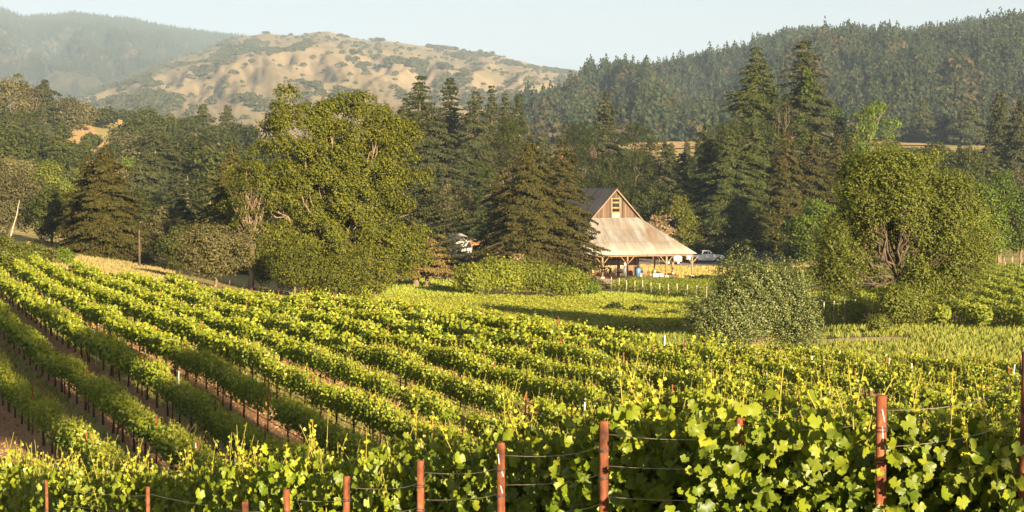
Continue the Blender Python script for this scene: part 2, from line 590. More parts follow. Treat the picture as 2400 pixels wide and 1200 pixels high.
#__PART2__
# ------------------------------------------------------------------ hills
class Hill:
    def __init__(s, name, px0, px1, ridge, d0, d1, z0, amp, nscale, mat, top_off=0.0, power=.9, nu=220, nv=90, seed=0):
        s.px0, s.px1, s.d0, s.d1, s.z0, s.amp, s.ns, s.off, s.pw, s.seed = px0, px1, d0, d1, z0, amp, nscale, top_off, power, seed
        s.rp = np.array([a for a, b in ridge], float); s.ry = np.array([b for a, b in ridge], float)
        px, v = np.meshgrid(np.linspace(px0, px1, nu), np.linspace(0, 1.5, nv), indexing='ij')
        x, y, z = s.at(px, v)
        i = np.arange(nu - 1)[:, None] * nv; j = np.arange(nv - 1)[None]
        Q = np.stack([i + j, i + nv + j, i + nv + j + 1, i + j + 1], -1).reshape(-1, 4)
        s.obj = Geo().add(np.stack([x, y, z], -1).reshape(-1, 3), Q).build(name, mat, smooth=True)
        tag(s.obj, kind='structure')

    def at(s, px, v):
        d = s.d0 + (s.d1 - s.d0) * v
        x = xat(px, d)
        zr = zat(np.interp(px, s.rp, s.ry), s.d1) - s.off
        vv = np.clip(v, 0, 1)
        z = s.z0 + (zr - s.z0) * vv ** s.pw
        z = np.where(v > 1, z - (v - 1) * (zr - s.z0) * 1.1, z)
        n = fbm(px / 700. * s.ns + 2.2 * fbm(px / 500. + s.seed, v * 2.0, 3), v * s.ns * .55 + s.seed * 3.7, 5)
        rid = 1 - np.abs(2 * n - 1)
        env = np.sin(np.pi * np.clip(v, 0, 1)) ** .7 * np.clip((1 - v) * 2.2, 0, 1)
        z = z + (rid - .70) * s.amp * env * np.clip((zr - s.z0) / 60., 0, 1)
        return x, d, z


def hillmat(name, dark, mid, light, sc):
    m, nt, bs, out = newmat(name)
    v = pos(nt)
    a = noise(nt, sc, 8, .6, v); b = noise(nt, sc * 9, 6, .65, v)
    f = math_n(nt, 'ADD', math_n(nt, 'MULTIPLY', a, .65), math_n(nt, 'MULTIPLY', b, .35))
    c = noise(nt, sc * 60, 5, .7, v)
    f = math_n(nt, 'ADD', f, math_n(nt, 'MULTIPLY', math_n(nt, 'SUBTRACT', c, .5), .35))
    nt.links.new(ramp(nt, f, [dark, mid, light], [.38, .5, .62]), bs.inputs["Base Color"])
    bs.inputs["Roughness"].default_value = 1
    bs.inputs["Specular IOR Level"].default_value = 0
    return m


gold = hillmat("dry_grass_hill", (.17, .145, .085), (.22, .178, .105), (.27, .21, .13), .0022)
under = hillmat("forest_floor", (.03, .033, .014), (.05, .05, .02), (.11, .08, .035), .004)
ridge_m = hillmat("wooded_ridge", (.028, .036, .016), (.045, .05, .022), (.15, .11, .05), .003)
far_ridge = Hill("far_hills", -700, 1500, [(-700, 60), (-300, 40), (-150, 20), (0, 14), (30, 22), (60, 36), (100, 33), (150, 30), (180, 27), (250, 35), (320, 42), (400, 60), (500, 75), (560, 80), (650, 100), (900, 120), (1500, 180)],
                 3600, 6800, 40, 190, 5.0, ridge_m, 10, seed=1)
golden = Hill("golden_hills", -300, 1900, [(-300, 300), (0, 262), (130, 236), (200, 215), (300, 180), (400, 142), (500, 108), (560, 86), (620, 77), (700, 81), (740, 73), (770, 71), (800, 81), (860, 92), (920, 95), (1000, 107), (1080, 117), (1150, 124), (1220, 141), (1300, 161), (1390, 176), (1500, 215), (1900, 300)],
              1900, 4500, 25, 50, 6.5, gold, 2, seed=4, nu=420, nv=150)
wood = Hill("forest_hill", 1080, 3300, [(1080, 340), (1150, 305), (1200, 276), (1240, 250), (1300, 220), (1400, 197), (1500, 180), (1600, 157), (1700, 132), (1760, 111), (1850, 88), (1950, 76), (2000, 71), (2100, 77), (2200, 67), (2300, 56), (2400, 45), (2700, 10), (3300, 60)],
            1060, 2300, 16, 85, 4.0, under, 9, power=.95, seed=9)


# ------------------------------------------------------------------ far woods: low, jagged trees in one mesh each
def cone_tree(rng, n=62):
    """a small conifer: short boughs set round a spire, irregular outline"""
    t = np.concatenate([rng.random(n - 4) ** 1.25, [.9, .94, .97, .99]])
    pw = rng.uniform(.6, 1.0); wd = rng.uniform(.2, .3)
    a = rng.uniform(0, 2 * np.pi, n)
    r = wd * (1 - t) ** pw * rng.uniform(.45, 1.1, n) * (1 + .25 * np.sin(t * 19 + rng.uniform(0, 6)))
    d = np.stack([np.cos(a), np.sin(a), 0 * a], 1)
    P = d * r[:, None] + np.stack([0 * a, 0 * a, .08 + .92 * t], 1)
    s = (.06 + .17 * (1 - t)) * rng.uniform(.8, 1.4, n)
    V, Fq = leaf_quads(P, d * .8 + rng.normal(size=(n, 3)) * .4 + np.array((0, 0, .5)), s, rng, .8, .1, d + np.array((0, 0, -.5)) + rng.normal(size=(n, 3)) * .3)
    return V, Fq


def puff_tree(rng, n=84):
    d = unit(rng.normal(size=(n, 3)))
    d[:, 2] = np.abs(d[:, 2]) * 1.0 - .25
    lob = 1 + .25 * np.sin(3 * np.arctan2(d[:, 1], d[:, 0]) + rng.uniform(0, 6))
    P = d * np.array((.5, .5, .52)) * (lob * rng.uniform(.75, 1.0, n))[:, None] + np.array((0, 0, .45))
    V, Fq = leaf_quads(P, d + rng.normal(size=(n, 3)) * .45, rng.uniform(.18, .31, n), rng, .95, .1)
    return V, Fq


def scatter(name, variants, X, Y, Z, H, W, mat, rng):
    g = Geo()
    idx = rng.integers(0, len(variants), len(X))
    for i, (V, Fq) in enumerate(variants):
        s = np.where(idx == i)[0]
        if not len(s): continue
        a = rng.uniform(0, 2 * np.pi, len(s))
        ca, sa = np.cos(a)[:, None], np.sin(a)[:, None]
        vx = (V[None, :, 0] * ca - V[None, :, 1] * sa) * W[s][:, None] + X[s][:, None]
        vy = (V[None, :, 0] * sa + V[None, :, 1] * ca) * W[s][:, None] + Y[s][:, None]
        vz = V[None, :, 2] * H[s][:, None] + Z[s][:, None]
        VV = np.stack([vx, vy, vz], -1).reshape(-1, 3)
        FF = (Fq[None] + (np.arange(len(s)) * len(V))[:, None, None]).reshape(-1, Fq.shape[1])
        g.add(VV, FF)
    return g.build(name, mat)


rng = np.random.default_rng(11)
cones = [cone_tree(rng) for _ in range(14)]
puffs = [puff_tree(rng) for _ in range(8)]


def hill_pts(h, n, rng, pxr, vr):
    px = rng.uniform(*pxr, n)
    d = np.sqrt(rng.uniform((h.d0 + (h.d1 - h.d0) * vr[0]) ** 2, (h.d0 + (h.d1 - h.d0) * vr[1]) ** 2, n))
    v = (d - h.d0) / (h.d1 - h.d0)
    x, y, z = h.at(px, v)
    return px, v, x, y, z


px, v, X, Y, Z = hill_pts(wood, 40000, rng, (1085, 2900), (-.02, 1.06))
n = len(px)
dens = fbm(px / 60., v * 9, 3)
k = (dens > .30) | (rng.random(n) < .5)
hh = rng.choice([.7, 1, 1.25], n) * rng.uniform(8.5, 19, n) * (0.7 + .45 * fbm(px / 90., v * 6 + 7, 3))
isround = ((fbm(px / 75. + 30, v * 10, 3) > .56) & (rng.random(n) < .7)) | (rng.random(n) < .10)
a = k & ~isround
o = scatter("forest", cones, X[a], Y[a], Z[a] - 1, hh[a], hh[a] * rng.uniform(.7, 1.25, a.sum()), M['far_conifer'], rng)
tag(o, "dense dark conifer forest covering the hill behind the barn", "forest", kind='stuff')
a = k & isround
m2 = foliage("far_broadleaf", [(.03, .033, .012), (.06, .055, .02), (.11, .08, .035)], .1, .8, .1)
o = scatter("forest", puffs, X[a], Y[a], Z[a] - 1, hh[a] * .7, hh[a] * rng.uniform(.5, .8, a.sum()), m2, rng)
tag(o, "paler brownish broadleaf trees mixed into the forested hill", "forest", kind='stuff')

# wooded ridge at the far left
px, v, X, Y, Z = hill_pts(far_ridge, 26000, rng, (-250, 900), (.25, 1.03))
n = len(px)
m_ = fbm(px / 110., v * 7, 4) + .25 * rng.random(n)
a = (m_ > .44)
hh = rng.uniform(9, 20, n)
o = scatter("ridge_woods", cones + puffs[:0], X[a], Y[a], Z[a] - 1, hh[a], hh[a] * rng.uniform(.7, 1.2, a.sum()), M['far_oak'], rng)
tag(o, "hazy blue woods covering the farthest ridge", "woods", kind='stuff')

# oak patches in the folds of the golden hills
px, v, X, Y, Z = hill_pts(golden, 60000, rng, (-100, 1450), (.05, 1.0))
n = len(px)
f1 = fbm(px / 60. + 3, v * 11 + 2, 5)
left = np.clip((560 - px) / 300., 0, 1)
low = np.clip((.55 - v) / .55, 0, 1)
thr = .70 - .17 * left
a = (f1 + .05 * rng.random(n) > thr + .02) | (rng.random(n) < .012)
hh = rng.uniform(4, 11, n)
o = scatter("hill_oaks", puffs, X[a], Y[a], Z[a] - 1, hh[a], hh[a] * rng.uniform(.9, 1.6, a.sum()), foliage("hill_oak", [(.035, .043, .02), (.055, .062, .028), (.085, .083, .038)], .1, .8, .1), rng)
tag(o, "dark oak groves scattered over the golden hills", "woods", kind='stuff')
#__PART3__
# ------------------------------------------------------------------ the near vineyard
def vine_geo(kind, rng):
    """one grapevine, row along local x; returns (trunk Geo, foliage Geo)"""
    tr = Geo()
    b = rng.uniform(-.05, .05, 2)
    tr.tube([(0, 0, -.1), (b[0] * .5, b[1] * .5, .2), (b[0], b[1], .45), (0, 0, .68)], [.045, .034, .03, .034], 6)
    for sgn in (-1, 1):
        tr.tube([(0, 0, .66), (sgn * .2, 0, .74), (sgn * .5, rng.uniform(-.03, .03), .75), (sgn * .96, 0, .74)], [.03, .026, .02, .014], 5)
    fo = Geo()
    near = kind == 'near'
    nb = {'near': 4700, 'mid': 860, 'far': 300, 'block': 150, 'dist': 90}[kind]
    top = {'near': 1.5, 'mid': 1.34, 'far': 1.34, 'block': 1.5, 'dist': 1.5}[kind]
    bot = {'near': .35, 'mid': .64, 'far': .6, 'block': .45, 'dist': .4}[kind]
    ls = {'near': (.038, .098), 'mid': (.07, .122), 'far': (.13, .21), 'block': (.15, .25), 'dist': (.26, .4)}[kind]
    thick = {'near': .24, 'mid': .19, 'far': .22, 'block': .27, 'dist': .3}[kind]
    lump = rng.uniform(.75, 1.2, 12)

    def place(n):
        x = rng.uniform(-1.05, 1.05, n)
        z = bot + (top - bot) * rng.random(n) ** .8
        w = thick * np.interp(x, np.linspace(-1.05, 1.05, 12), lump) * (1.1 - .45 * np.abs((z - bot) / (top - bot) - .45))
        y = rng.normal(0, 1, n)
        y = np.sign(y) * np.minimum(np.abs(y), 1.7) * w
        zz = z + rng.normal(0, .06, n) + .16 * (np.interp(x, np.linspace(-1.05, 1.05, 12), lump[::-1]) - 1)
        return np.stack([x, y, zz], 1), np.stack([rng.normal(-.5, .8, n), np.sign(y) * (.15 + np.abs(y) / thick * .3) + rng.normal(0, .5, n), .25 + .5 * np.clip((z - bot) / (top - bot) - .5, 0, 1) + rng.normal(0, .4, n)], 1), (z - bot) / (top - bot)

    P, N, hz_ = place(nb)
    s = rng.uniform(*ls, nb)
    yv = np.clip((hz_ - .45) * 1.0, 0, .7) * rng.uniform(.15, 1.0, nb)
    if near:
        yv = yv * .55
        V, Fq, k = lobed_leaves(P, N, s * 1.05, rng)
        fo.add(V, Fq, 0, np.repeat(yv, k))
    else:
        V, Fq = leaf_quads(P, N, s, rng, .85, .10)
        fo.add(V, Fq, 0, np.repeat(yv, 4))
    # upright young shoots with small pale leaves
    ns = {'near': 24, 'mid': 15, 'far': 6, 'block': 4, 'dist': 2}[kind]
    per = {'near': 15, 'mid': 8, 'far': 5, 'block': 4, 'dist': 3}[kind]
    for i in range(ns):
        x0, y0 = rng.uniform(-1.02, 1.02), rng.normal(0, thick * .6)
        L = rng.uniform(.1, .42) * (1.0 if near else .95)
        lean = rng.normal(0, .26, 2)
        t = np.linspace(0, 1, 6)
        curve = np.stack([x0 + lean[0] * t ** 1.6 * L * 1.4, y0 + lean[1] * t ** 1.6 * L * 1.4, top - .28 + t * (L + .25)], 1)
        if near:
            fo.tube(curve, np.linspace(.006, .0025, 6), 4, 1, cap=False)
        elif kind == 'mid':
            fo.tube(curve[[0, 3, 5]], (.006, .005, .003), 3, 1, cap=False)
        tt = rng.uniform(.2, 1.0, per)
        C = np.stack([np.interp(tt, t, curve[:, j]) for j in range(3)], 1)
        sz = (ls[0] + (ls[1] - ls[0]) * .5) * (1.05 - .72 * tt) * (1 if near or kind == 'mid' else 1.1)
        C = C + rng.normal(0, 1, (per, 3)) * sz[:, None] * .45
        N = np.stack([rng.normal(0, .8, per), rng.normal(0, .8, per), np.abs(rng.normal(.5, .5, per))], 1)
        yv = np.clip(.25 + .75 * tt, 0, 1) * rng.uniform(.6, 1, per)
        if near:
            V, Fq, k = lobed_leaves(C, N, sz, rng)
            fo.add(V, Fq, 0, np.repeat(yv, k))
        else:
            V, Fq = leaf_quads(C, N, sz, rng, .85, .12)
            fo.add(V, Fq, 0, np.repeat(yv, 4))
    return tr, fo


rng = np.random.default_rng(21)
VNEAR, VMID, VFAR, VDIST = [], [], [], []
for i in range(6):
    t, f = vine_geo('near', rng)
    VNEAR.append((t.mesh("trunk", M['vine_trunk'], True), f.mesh("foliage", [M['vine'], M['shoot']])))
MIDG = []
for i in range(9):
    t, f = vine_geo('mid', rng)
    VMID.append((t.mesh("trunk", M['vine_trunk'], True), f.mesh("foliage", [M['vine'], M['shoot']])))
    MIDG.append((t, f))
FARG = [vine_geo('far', rng) for _ in range(8)]
DISTG = [vine_geo('block', rng) for _ in range(10)]

SP_ = 1.9
PX0 = [(2402, 825), (2070, 925), (1728, 966), (1416, 986), (1175, 1038), (985, 1080), (803, 1117), (682, 1147), (590, 1175), (343, 1140), (105, 1125)]
PD0 = [9.6, 10.05, 10.8, 11.6, 12.5, 13.4, 14.3, 14.9, 15.4, 19, 22.5]
_pp = np.array([(xat(a, d), d, zat(b, d) + e) for (a, b), d, e in zip(PX0, PD0, (-.30, -.26, -.2, -.16, -.12, -.1, -.03, 0, .02, -.1, -.15))])
_pp = np.vstack([[_pp[0] - (_pp[1] - _pp[0]) / np.linalg.norm((_pp[1] - _pp[0])[:2]) * 4], _pp, [_pp[-1][0] * 1.5, _pp[-1][1] * 1.28, _pp[-1][2] - .45]])
_ps = np.concatenate([[0], np.cumsum(np.linalg.norm(np.diff(_pp[:, :2], axis=0), axis=1))])
ROW0PTS = []
for s_ in np.arange(.4, _ps[-1], 1.5):
    ROW0PTS.append(tuple(np.interp(s_, _ps, _pp[:, j]) for j in range(3)))
vines = []            # (dist, in view, row, t, x, y, rank)
NROWS = 30
for x, y, zt in ROW0PTS:
    px = 1200 + F * x / y
    vines.append((y, px < 2440, 0, zt, x, y))
for k in range(1, NROWS):
    off = ROW0 + ROWS * k
    for q in range(-4, 90):
        t = q * SP_ + .37 * k
        x, y = NN * off + U * t
        if y < 4.5 or (k > 0 and y < 6): continue
        px = 1200 + F * x / y
        if px < -520 or px > 3000: continue
        if y > edge_d(px): continue
        if k == 0 and px > 2900: continue
        vines.append((y, -40 < px < 2440, k, t, x, y))
vines.sort()
named, rest, seen = [], [], 0
for v_ in vines:
    if v_[1] and seen < 300:
        named.append(v_); seen += 1
    else:
        rest.append(v_)
ORD = ["nearest", "second", "third", "fourth", "fifth", "sixth", "seventh", "eighth", "ninth", "tenth", "eleventh", "twelfth", "thirteenth", "fourteenth", "fifteenth", "sixteenth",
       "seventeenth", "eighteenth", "nineteenth", "twentieth"]
ROWNAME = lambda k: "the row behind the rusty foreground posts" if k == 0 else ("the %s row beyond the rusty foreground posts" % (ORD[k - 1] if k > 1 else "first"))
ROTZ = UA + math.pi / 2
for y_, _, k, t, x, y in named:
    shift = float(np.interp(x / y, [.168, .195, .22, .26], [.62, .16, .16, .42])) if k == 0 else 0.0
    x, y = x + NN[0] * shift, y + NN[1] * shift
    rz0 = ROTZ
    if k == 0:
        i_ = int(np.clip(np.searchsorted(-_pp[:, 0], -x), 1, len(_pp) - 1)); dd_ = _pp[i_] - _pp[i_ - 1]; rz0 = math.atan2(dd_[1], dd_[0])
        nx_, ny_ = dd_[1], -dd_[0]; ln_ = math.hypot(nx_, ny_); x, y = x - NN[0] * shift + nx_ / ln_ * shift, y - NN[1] * shift + ny_ / ln_ * shift
    elif rng.random() < .03: continue
    root = empty("grapevine", (x, y, g1(x, y)), rz0)
    tag(root, ("large leafed grapevine with pale young shoots in " if k == 0 else "trellised grapevine with dark trunk in ") + ROWNAME(k), "grapevine", "grapevines of the near vineyard")
    sc = rng.uniform(.88, 1.1)
    if k == 0: sc = (t - root.location.z) / 1.5 * rng.uniform(.97, 1.04)
    root.scale = (1, rng.uniform(.85, 1.2), sc)
    mt, mf = (VNEAR[rng.integers(len(VNEAR))] if y < 24 else VMID[rng.integers(len(VMID))])
    link_mesh("trunk", mt, root)
    link_mesh("foliage", mf, root)


def merge_vines(name, lst, geos, label, mats, with_trunk=True, zs=1.0):
    g = Geo()
    cache = []
    for t, f in geos:
        V, fs, m_, a_ = f.arrays()
        offs = 0
        cache.append((t, f))
    for x, y, z, rz in lst:
        t, f = cache[rng.integers(len(cache))]
        ca, sa = math.cos(rz), math.sin(rz)
        zq = rng.uniform(.82, 1.1)
        for gi, base in ((f, 0),) + (((t, 2),) if with_trunk else ()):
            V = np.concatenate(gi.v)
            W = np.stack([V[:, 0] * ca - V[:, 1] * sa + x, V[:, 0] * sa + V[:, 1] * ca + y, V[:, 2] * zs * zq + z], 1)
            n0 = g.n
            g.v.append(W); g.n += len(W)
            g.f += [ff + n0 for ff in gi.f]
            g.m += [mm + base for mm in gi.m]
            g.att += gi.att
    o = g.build(name, mats)
    tag(o, label, "vineyard", kind='stuff')
    return o


mids = [(v_[4] + (NN[0] * .52 if v_[2] == 0 else 0), v_[5] + (NN[1] * .52 if v_[2] == 0 else 0), g1(v_[4], v_[5]), ROTZ) for v_ in rest]
merge_vines("vineyard_rows", mids, FARG, "the farther rows of the near vineyard, merging into one green mass", [M['vine'], M['shoot'], M['vine_trunk']])

# ---- posts, stakes, hoses and wires of the near vineyard
def post_geo(h, r, wraps=(), flange=True):
    g = Geo()
    g.tube([(0, 0, -.3), (0, 0, h * .5), (0, 0, h - .004), (0, 0, h)], [r, r, r, r * .85], 12)
    if not flange: return g
    for w in wraps:
        th = np.linspace(0, 2 * math.pi * 2.3, 40)
        g.tube(np.stack([(r + .004) * np.cos(th), (r + .004) * np.sin(th), w + .009 * np.sin(th * .7) + th * .0012], 1), .0032, 5, 1)
    return g


PLAB = ["thick rusty post at the right edge of the photo, streaked with white paint", "rusty post half buried in shaded vine leaves, with a white loop of tape", "rusty post in half shade, wired to the vines on its right",
        "tall sunlit orange rusty post with two bands of dark wire", "sunlit rusty post second from the tall wired one, marked with white streaks", "rusty post with a dark wire band just under its top",
        "narrow rusty post among bright shoots, its wire running right", "short rusty post top between two bright shoots", "lowest rusty post top at the bottom edge", "small thin rusty post in the leaves at the bottom, left of the post tops",
        "thinnest rusty post at the bottom left corner"]
fposts = []
wm = mottled("dark_tie_wire", [(.02, .018, .016), (.06, .05, .045)], 20, .5)
for i, ((px, py), d) in enumerate(zip(PX0, PD0)):
    x, y = xat(px, d), d
    zt = zat(py, d); zg = g1(x, y)
    r = (.031, .028, .028, .028, .027, .027, .027, .027, .027, .021, .019)[i]
    h = zt - zg
    root = empty("vineyard_post", (x, y, zg))
    root.rotation_euler = (rng.normal(0, .012), rng.normal(0, .012), rng.uniform(0, 6))
    tag(root, PLAB[i], "post", "rusty posts of the foreground row")
    Geo().tube([(0, 0, -.3), (0, 0, h * .3), (0, 0, h * .6), (0, 0, h - .004), (0, 0, h)], [r, r, r, r, r * .85], 14).build("stake", M['rust'], root, True)
    for j, w in enumerate((h - .19, h - .36) if i not in (0, 2) else (h - .30, h - .52)):
        th = np.linspace(0, 2 * math.pi * 2.4, 44)
        Geo().tube(np.stack([(r + .005) * np.cos(th), (r + .005) * np.sin(th), w + .008 * np.sin(th * .7) + th * .0012], 1), .0036, 5).build("wire_tie", wm, root, True)
    if i in (0, 1, 4, 2):
        for j in range(3):
            g = Geo()
            zz = h - .06 - .1 * j - rng.uniform(0, .03)
            th0 = -math.pi / 2 + rng.uniform(-.7, .5) - root.rotation_euler.z
            th = np.linspace(th0, th0 + rng.uniform(.2, .5), 5)
            q = np.linspace(0, 1, 5)
            g.tube(np.stack([(r + .001) * np.cos(th), (r + .001) * np.sin(th), zz - q * rng.uniform(.02, .08)], 1), .0035, 4)
            g.build("paint_streak", M['stake_white'], root)
    fposts.append((x, y, zg, h))
# wires running from post to post of the foreground row, sagging
for lev, lab in ((.085, "topmost sagging trellis wire of the foreground row"), (.28, "middle trellis wire of the foreground row, tied to the rusty posts"), (.47, "lowest trellis wire in view on the foreground row")):
    pts = []
    for (x0, y0, z0, h0), (x1, y1, z1, h1) in zip(fposts[:-1], fposts[1:]):
        for s in np.linspace(0, 1, 9)[:-1]:
            sag = -.06 * 4 * s * (1 - s) if lev < .2 else -.04 * 4 * s * (1 - s)
            pts.append((x0 * (1 - s) + x1 * s + .03 * NN[0] + .16 * NN[0] * math.sin(math.pi * s), y0 * (1 - s) + y1 * s + .03 * NN[1] + .16 * NN[1] * math.sin(math.pi * s), (z0 + h0) * (1 - s) + (z1 + h1) * s - lev + sag))
    o = Geo().tube(pts, .0022, 5).build("trellis_wire", M['wire'], smooth=True)
    tag(o, lab, "wire", "trellis wires of the foreground row")

pm = Geo().tube([(0, 0, -.3), (0, 0, .6), (0, 0, 1.2), (0, 0, 1.5)], .024, 8).mesh("vineyard_post", M['rust'], True)
wmesh = Geo().tube([(0, 0, -.3), (0, 0, .8), (0, 0, 1.5)], .018, 8).mesh("white_stake", M['stake_white'], True)
npost = 0
for k in range(1, NROWS):
    off = ROW0 + ROWS * k
    for q in range(-2, 28):
        t = q * 6.0 + (k * 2.3) % 6.0 + rng.uniform(-.3, .3)
        x, y = NN * off + U * t
        if y < 9: continue
        px = 1200 + F * x / y
        if not (-60 < px < 2460) or y > edge_d(px): continue
        o = link_mesh("vineyard_post", pm)
        o.location = (x, y, g1(x, y))
        o.rotation_euler = (rng.normal(0, .03), rng.normal(0, .03), rng.uniform(0, 6))
        o.scale = (1, 1, rng.uniform(.93, 1.1))
        tag(o, "slim rusty post standing in " + (ROWNAME(k) if k <= 19 else "the farthest rows of the near vineyard"), "post", "rusty posts in the vine rows")
for px, d, rk in ((200, 76, 2), (75, 89, 3), (360, 60, 2), (545, 43, 1), (355, 47, 1), (210, 95, 4), (1187, 74, 4), (1420, 52, 5), (1807, 60, 7), (1925, 66, 12), (2048, 65, 10), (2180, 64, 10), (2325, 62, 8), (980, 85, 4), (803, 98, 7), (1583, 72, 11)):
    x = xat(px, d)
    kk = max(1, round((x * NN[0] + d * NN[1] - ROW0) / ROWS))
    o_ = ROW0 + ROWS * kk
    t = -x * U[0] * -1 + d * U[1] if False else x * U[0] + d * U[1]
    x, y = NN * o_ + U * t
    o = link_mesh("white_stake", wmesh)
    o.location = (x, y, g1(x, y)); o.scale = (1, 1, rng.uniform(.95, 1.15))
    o.rotation_euler = (rng.normal(0, .04), rng.normal(0, .04), 0)
    tag(o, "thin white stake in " + ROWNAME(min(kk, 19)) + (", left half" if px < 1000 else ", right half" if px > 1500 else ", middle"), "stake", "white stakes in the vine rows")
for k in range(1, 10):
    off = ROW0 + ROWS * k
    pts = []
    for t in np.arange(0, 150, .75):
        x, y = NN * off + U * t
        px = 1200 + F * x / max(y, 1)
        if y < 10 or px < -400 or px > 2500 or y > edge_d(px) - 1: continue
        pts.append((x, y, g1(x, y) + .43 + .02 * math.sin(t * 4.2)))
    if len(pts) > 3:
        o = Geo().tube(pts, .013, 5).build("drip_hose", M['hose'], smooth=True)
        tag(o, "black drip hose strung low under " + ROWNAME(k), "hose", "drip hoses under the vine rows")

# ---- clods and grass between the rows
def in_block(px, y):
    return (y < edge_d(px)) & (px > -500) & (px < 2600)


n = 26000
off = ROW0 + ROWS * rng.integers(0, 12, n) + rng.uniform(.3, 1.85, n)
t = rng.uniform(20, 100, n)
X = NN[0] * off + U[0] * t; Y = NN[1] * off + U[1] * t
PXv = 1200 + F * X / np.maximum(Y, 1)
row = np.floor((off - ROW0) / ROWS).astype(int)
ok = in_block(PXv, Y) & (Y > 12) & (PXv < 1500) & (row % 2 == 0)
X, Y = X[ok], Y[ok]
oct_ = np.array([(1, 0, 0), (0, 1, 0), (-1, 0, 0), (0, -1, 0), (0, 0, .7), (0, 0, -.7)])
of = np.array([(0, 1, 4), (1, 2, 4), (2, 3, 4), (3, 0, 4), (1, 0, 5), (2, 1, 5), (3, 2, 5), (0, 3, 5)])
nn = len(X)
V = oct_[None] * rng.uniform(.5, 1.4, (nn, 6, 1)) * (.018 + .05 * rng.random((nn, 1, 1)) ** 2.5) + np.stack([X, Y, gmesh(X, Y) + .01], 1)[:, None, :]
o = Geo().add(V.reshape(-1, 3), (of[None] + (np.arange(nn) * 6)[:, None, None]).reshape(-1, 3)).build("soil_clods", foliage("clod", [(.2, .11, .055), (.34, .2, .1), (.48, .3, .17)], 0, .95, .05, None, 0))
tag(o, "crumbs of brown tilled soil between the vine rows", "soil", kind='stuff')

n = 60000
off = ROW0 + ROWS * rng.integers(0, 14, n) + rng.uniform(.1, 2.05, n)
t = rng.uniform(20, 110, n)
X = NN[0] * off + U[0] * t; Y = NN[1] * off + U[1] * t
PXv = 1200 + F * X / np.maximum(Y, 1)
row = np.floor((off - ROW0) / ROWS).astype(int)
ok = in_block(PXv, Y) & (Y > 12) & (PXv < 1700) & ((row % 2 == 1) | (rng.random(n) < .06))
ok &= fbm(X * .9, Y * .9, 2) > .36
X, Y = X[ok], Y[ok]
P = np.stack([X, Y, gmesh(X, Y) + .05], 1)
N = rng.normal(size=P.shape) * np.array((1, 1, .25))
T = rng.normal(size=P.shape) * .35 + np.array((0, 0, 1.))
V, Q = leaf_quads(P, N, rng.uniform(.12, .32, len(P)), rng, .22, .05, T)
gm_ = foliage("grass_blade", [(.09, .11, .02), (.19, .18, .04), (.34, .27, .09)], .3, .7, .2, None, 0)
o = Geo().add(V, Q).build("grass", gm_)
tag(o, "thin yellow green grass growing in every second gap between rows", "grass", kind='stuff')


# ---- the vineyard blocks on the flat
def block(name, corners, direction, spacing, step, label, mat, seed, zs=1.0):
    r = np.random.default_rng(seed)
    C = np.array([(xat(p, d), d) for p, d in corners])
    dv = np.array((math.sin(direction), math.cos(direction))); nv = np.array((dv[1], -dv[0]))
    lo_, hi = (C @ nv).min(), (C @ nv).max(); l2, h2 = (C @ dv).min(), (C @ dv).max()
    a = np.arange(lo_, hi, spacing); b = np.arange(l2, h2, step)
    A, B = np.meshgrid(a, b, indexing='ij')
    A = A.ravel(); B = B.ravel() + r.uniform(-.3, .3, A.size)
    P = A[:, None] * nv + B[:, None] * dv
    ins = np.ones(len(P), bool)
    for i in range(len(C)):
        p0, p1 = C[i], C[(i + 1) % len(C)]
        e = p1 - p0
        ins &= (e[0] * (P[:, 1] - p0[1]) - e[1] * (P[:, 0] - p0[0])) > 0
    P = P[ins]
    Zg = gmesh(P[:, 0], P[:, 1])
    lst = [(P[i, 0], P[i, 1], Zg[i], math.pi / 2 - direction) for i in range(len(P))]
    o = merge_vines(name, lst, DISTG, label, [mat, M['shoot'], M['vine_trunk']], True, zs)
    return o


block("vineyard_block", [(840, 196), (1000, 150), (1720, 150), (1700, 176), (1640, 192), (1380, 205)], math.pi / 2 - .35, 1.5, 1.2, "flat yellow green vineyard below the crest, in front of the bushes", M['vine_block'], 3, .6)
block("vineyard_block", [(1432, 244), (1660, 215), (1990, 222), (1990, 258), (1480, 262)], .9, 2.4, 1.4, "vineyard edged with pale end posts in front of the barn", M['vine_far'], 4, .9)
block("vineyard_block", [(1920, 125), (2090, 117), (2900, 108), (2900, 300), (2000, 215)], .12, 2.4, 1.4, "broad vineyard sloping up at the right behind the big tree", M['vine_far'], 5, .9)
pp = Geo().tube([(0, 0, -.3), (0, 0, .8), (0, 0, 1.75)], .055, 7).mesh("end_post", M['post_wood'], True)
for i in range(12):
    s = i / 11
    x = xat(1432, 244) * (1 - s) + xat(1655, 215.5) * s; y = 243.6 * (1 - s) + 215 * s
    o = link_mesh("end_post", pp); o.location = (x, y, g1(x, y)); o.rotation_euler = (rng.normal(0, .03), rng.normal(0, .03), 0); o.scale = (1, 1, rng.uniform(.95, 1.1))
    tag(o, "pale wooden end post, %s counting from the barn side of the row of posts" % ("first" if i == 0 else ORD[i]), "post", "pale end posts before the barn vineyard")
for i in range(7):
    s = i / 6
    x = xat(1930, 126) * (1 - s) + xat(2085, 121) * s; y = 125.6 * (1 - s) + 120.6 * s
    o = link_mesh("end_post", pp); o.location = (x, y, g1(x, y)); o.rotation_euler = (rng.normal(0, .03), rng.normal(0, .03), 0)
    tag(o, "pale end post beside the dirt road, %s from the silvery bush" % ("first" if i == 0 else ORD[i]), "post", "pale end posts along the dirt road")
